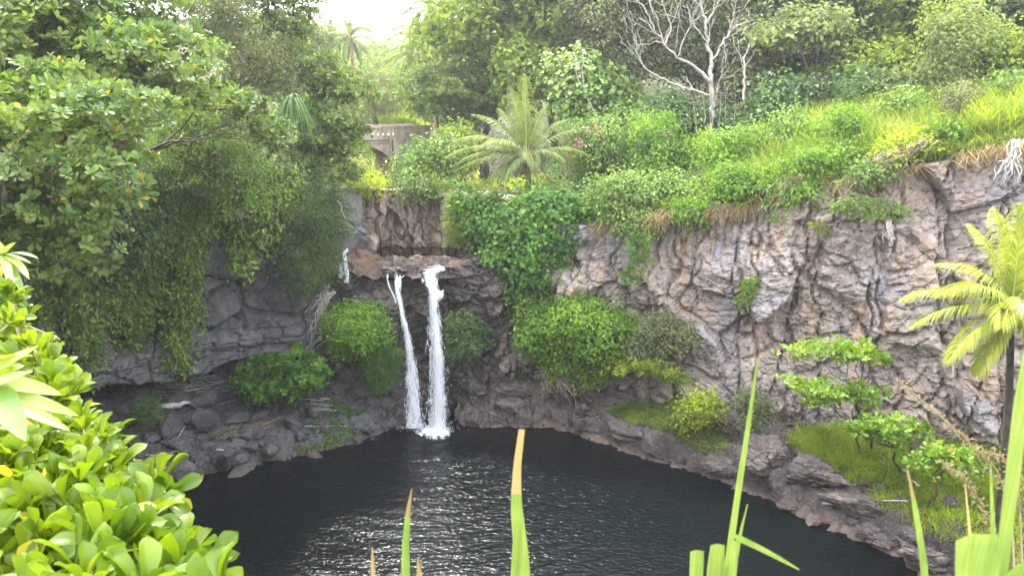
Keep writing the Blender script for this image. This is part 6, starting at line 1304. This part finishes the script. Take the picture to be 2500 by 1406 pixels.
def strap(root, base, d, length, width, droop, mat, name="leaf", fold=.25, n=12, twist=0.0, up=(0, 0, 1), tipw=.0):
    """a long tapering blade that arches over"""
    d = unit(np.asarray(d, float)); t = np.linspace(0, 1, n); side = unit(np.cross(d, np.array(up, float))); nrm = np.cross(side, d)
    P = np.asarray(base) + d * (length * t)[:, None] + np.array([0, 0, -1.0]) * (droop * length * t ** 2.2)[:, None]
    w = width * .5 * np.interp(t, [0, .12, .4, .7, .9, 1], [.35, .7, 1, .8, .38, tipw + .02]); V = []
    for s_ in (-1, -.5, 0, .5, 1): V.append(P + side * (w * s_)[:, None] + nrm * (abs(s_) * w * fold)[:, None])
    V = np.stack(V, 1); return part(name, V.reshape(-1, 3), [grid_faces(n, 5)], M[mat], root, True)
# broad strap-leaved plant at the left edge
root = empty("ginger_plant", at(-30, 1060, 2.0), "broad strap-leaved plant with striped pale leaves at the left edge", "plant")
so = Soup(); c_ = at(-15, 955, 1.9); so.tube(wander(np.array(root.location), c_, 5, .02), np.linspace(.016, .01, 5), 6); so.part("stem", M['naupaka_stem'], root)
for (u0, v0, u1, v1, dy, w, dr) in [(-30, 930, 150, 950, .10, .062, .10), (-20, 930, 60, 1060, -.25, .075, .05), (-40, 950, 190, 1000, .05, .05, .08), (-50, 920, 95, 850, .1, .05, -.05), (-60, 960, 70, 905, -.1, .06, .02), (-30, 960, 170, 1045, -.05, .045, .03), (-40, 880, 80, 860, .15, .055, .08)]:
    a_ = at(u0, v0, 1.9); b_ = at(u1, v1, 1.9 + dy); strap(root, a_, b_ - a_, float(np.linalg.norm(b_ - a_)), w, dr, 'ginger', up=(RNG.normal(0, .3), -.5, 1))
root = empty("leafy_sprig", at(-20, 690, 4.4), "sprig of pale pointed leaves at the left edge above the naupaka", "plant"); so = Soup(); so.tube(wander(np.array(root.location), at(10, 615, 4.4), 5, .03), [.02, .018, .015, .012, .01], 5); so.part("stem", M['bark'], root)
for (u1, v1) in [(60, 632), (55, 655), (30, 590), (70, 610), (20, 660), (45, 680), (-10, 585), (0, 660), (52, 640)]:
    a_ = at(8, 622, 4.4); b_ = at(u1, v1, 4.3 + RNG.uniform(-.2, .2)); strap(root, a_, b_ - a_, float(np.linalg.norm(b_ - a_)) * 1.3, .055, .15, 'ginger')

# grass stalks and blades close to the lens, rooted on the bank below the camera
GG = "out-of-focus grass blades in front of the camera"
def near_blade(path, w, lab, mat='grass_near', tip='straw_near', split=None, Y=1.3, name="tall_grass_shoot", cat="grass blade", group=GG, flat=(1, 0, 0)):
    """path: pixel points from foot to tip (the foot goes on down to the ground)"""
    path = np.asarray(path, float); Yp = path[:, 2] if path.shape[1] > 2 else np.full(len(path), Y); P = at(path[:, 0], path[:, 1], Yp)
    foot = P[0].copy(); g_ = gz(foot[0] * .8, 1.05); foot = np.array([foot[0] + (P[0] - P[1])[0] * .6, min(foot[1], 1.1), min(g_, foot[2] - .15)])
    P = np.concatenate([[foot], P]); d = np.concatenate([[0], np.cumsum(np.linalg.norm(np.diff(P, axis=0), axis=1))]); n = 34; s = np.concatenate([np.linspace(0, d[1], 6)[:-1], np.linspace(d[1], d[-1], 29)]); Q = np.stack([np.interp(s, d, P[:, k]) for k in range(3)], -1)
    for _ in range(3): Q[1:-1] = .5 * Q[1:-1] + .25 * (Q[:-2] + Q[2:])
    d1 = d[1]; t = np.clip((s - d1) / (d[-1] - d1), 0, 1); ww = np.interp(t, np.linspace(0, 1, len(w)), w) * .5; ax = unit(np.cross(np.gradient(Q, axis=0), np.array([0, 1.0, .1])))
    V = np.stack([Q - ax * ww[:, None], Q + np.array([0, 1, 0]) * (ww * .35)[:, None], Q + ax * ww[:, None]], 1)
    root = empty(name, foot, lab, cat, group); kx = n if split is None else int(np.searchsorted(t, split))
    part("blade", V[:kx].reshape(-1, 3), [grid_faces(kx, 3)], M[mat], root, True)
    if kx < n: part("dry_tip", V[kx - 1:].reshape(-1, 3), [grid_faces(n - kx + 1, 3)], M[tip], root, True)
    return root
M['straw_near'] = leaf_mat("dry_blade_tip", (.20, .15, .09), (.27, .21, .13), (.34, .28, .18), trans=.35, rough=.6)
near_blade([(990, 1440), (990, 1330), (996, 1250), (1005, 1192)], [.02, .016, .012, .002], "green blade with a pale dry tip standing in the glitter, left of the centre", split=.72, Y=1.25)
near_blade([(1282, 1440), (1270, 1330), (1260, 1230), (1262, 1140), (1274, 1048)], [.026, .030, .024, .016, .012], "tall blade with a brown dry tip in the middle of the pool", split=.62, Y=1.25)
near_blade([(1252, 1440), (1256, 1330), (1262, 1250)], [.012, .009, .003], "thin blade hugging the left side of the brown-tipped blade", Y=1.27)
near_blade([(1772, 1440), (1782, 1340), (1805, 1180), (1830, 1020), (1850, 872)], [.016, .014, .012, .009, .002], "tallest slender blade crossing the right ledge up to the cliff", Y=1.25)
near_blade([(1698, 1440), (1700, 1400), (1702, 1345)], [.026, .028, .028], "short cut-off leaf left of the tallest slender blade", Y=1.25)
near_blade([(1745, 1440), (1746, 1400), (1752, 1330)], [.034, .034, .028], "wide cut-off leaf sheath just left of the tallest slender blade", Y=1.22)
near_blade([(1770, 1440), (1778, 1390), (1790, 1320), (1785, 1304), (1830, 1325), (1880, 1350), (1952, 1390)], [.02, .02, .02, .014, .012, .009, .003], "bent blade folding over to the right above the water", Y=1.2)
near_blade([(1790, 1440), (1796, 1370), (1808, 1300), (1825, 1230)], [.01, .009, .007, .002], "short thin blade right of the tallest slender blade", 'grass_near', Y=1.3)
near_blade([(912, 1440), (911, 1400), (909, 1335)], [.010, .009, .002], "small faint stalk in the glitter left of the dry-tipped blade", 'straw_near', Y=1.3)
near_blade([(1026, 1440), (1024, 1400), (1020, 1360)], [.012, .01, .003], "faint dry stalk just right of the dry-tipped blade in the glitter", 'straw_near', Y=1.2)
near_blade([(2260, 1440), (2255, 1370), (2238, 1260), (2215, 1140)], [.016, .013, .010, .002], "straight blade with a white tip over the grassy ledge", split=.75, Y=1.2)
near_blade([(2375, 1440), (2368, 1300), (2356, 1180)], [.008, .007, .002], "thin dry stalk right of the white-tipped blade", 'straw_near', Y=1.25)
near_blade([(2440, 1440), (2455, 1300), (2478, 1120), (2495, 960), (2520, 800)], [.020, .020, .022, .020, .010], "broad blurred green blade at the right edge crossing the palm", Y=.9)
near_blade([(2432, 1440), (2425, 1300), (2418, 1130)], [.010, .008, .002], "thin stem left of the broad blurred blade", Y=1.0)
near_blade([(2388, 1440), (2386, 1390), (2384, 1312)], [.060, .060, .056], "very wide bright cut leaf at the bottom right", Y=.85)
near_blade([(2480, 1440), (2490, 1420), (2510, 1380)], [.05, .05, .03], "pale leaf end in the bottom right corner", Y=.85)
so = Soup()
def seed_head(path, lab, Y=1.5, n=170):
    path = np.asarray(path, float); P = at(path[:, 0], path[:, 1], np.full(len(path), Y)); foot = np.array([P[0][0] * .9, 1.05, gz(P[0][0] * .85, 1.05)]); root = empty("grass_plume", foot, lab, "grass plume", "feathery grass plumes at the right edge")
    st = Soup(); Q = np.concatenate([[foot], P]); d = np.linspace(0, 1, len(Q)); s = np.linspace(0, 1, 20); W_ = np.stack([np.interp(s, d, Q[:, k]) for k in range(3)], -1); st.tube(W_, np.linspace(.003, .0012, 20), 4); st.part("stalk", M['straw_near'], root)
    t = RNG.uniform(.35, 1, n); pos = np.stack([np.interp(t, d, Q[:, k]) for k in range(3)], -1) + RNG.normal(0, .006, (n, 3)); v_, f_ = leaves(pos, RNG.normal(0, 1, (n, 3)), .011, 'narrow'); o = part("seeds", v_, [f_], M['straw_near'], root); o["kind"] = "stuff"
seed_head([(2470, 1240), (2430, 1140), (2340, 1055), (2190, 925)], "long feathery grass plume leaning left across the cliff foot")
seed_head([(2440, 1330), (2400, 1240), (2360, 1170), (2300, 1130)], "short drooping grass plume over the grassy ledge")
seed_head([(2490, 1260), (2485, 1160), (2440, 1110), (2380, 1100)], "grass plume curling left beside the broad blurred blade")
P = np.concatenate([np.stack([RNG.uniform(-1.0, 2.4, 900), RNG.uniform(.2, 1.5, 900), np.zeros(900)], -1)]); d_, zr_ = rim_dist(P[:, 0], P[:, 1]); P = P[d_ > .75]; P[:, 2] = ground_z(P[:, 0], P[:, 1])
blades("bank_turf", P, .28, .012, 'grass', (0, .1, 0), .5, 4, .6, "rough grass on the bank under the camera")
# ------------------------------------------------------------------ haze
m, nt, out = nmat("haze_air"); pv = nt.nodes.new("ShaderNodeVolumePrincipled"); pv.inputs["Color"].default_value = (.93, .95, 1, 1); pv.inputs["Density"].default_value = HAZE; pv.inputs["Anisotropy"].default_value = .35
nt.links.new(pv.outputs[0], out.inputs["Volume"])
xs, ys, zs = np.meshgrid([-1700, 1700], [-500, 2700], [-240, 95], indexing='ij')
tag(obj("haze", mesh_of("haze", np.stack([xs.ravel(), ys.ravel(), zs.ravel()], -1), [np.array([[0, 1, 3, 2], [4, 6, 7, 5], [0, 4, 5, 1], [2, 3, 7, 6], [0, 2, 6, 4], [1, 5, 7, 3]])]), m), kind="stuff")
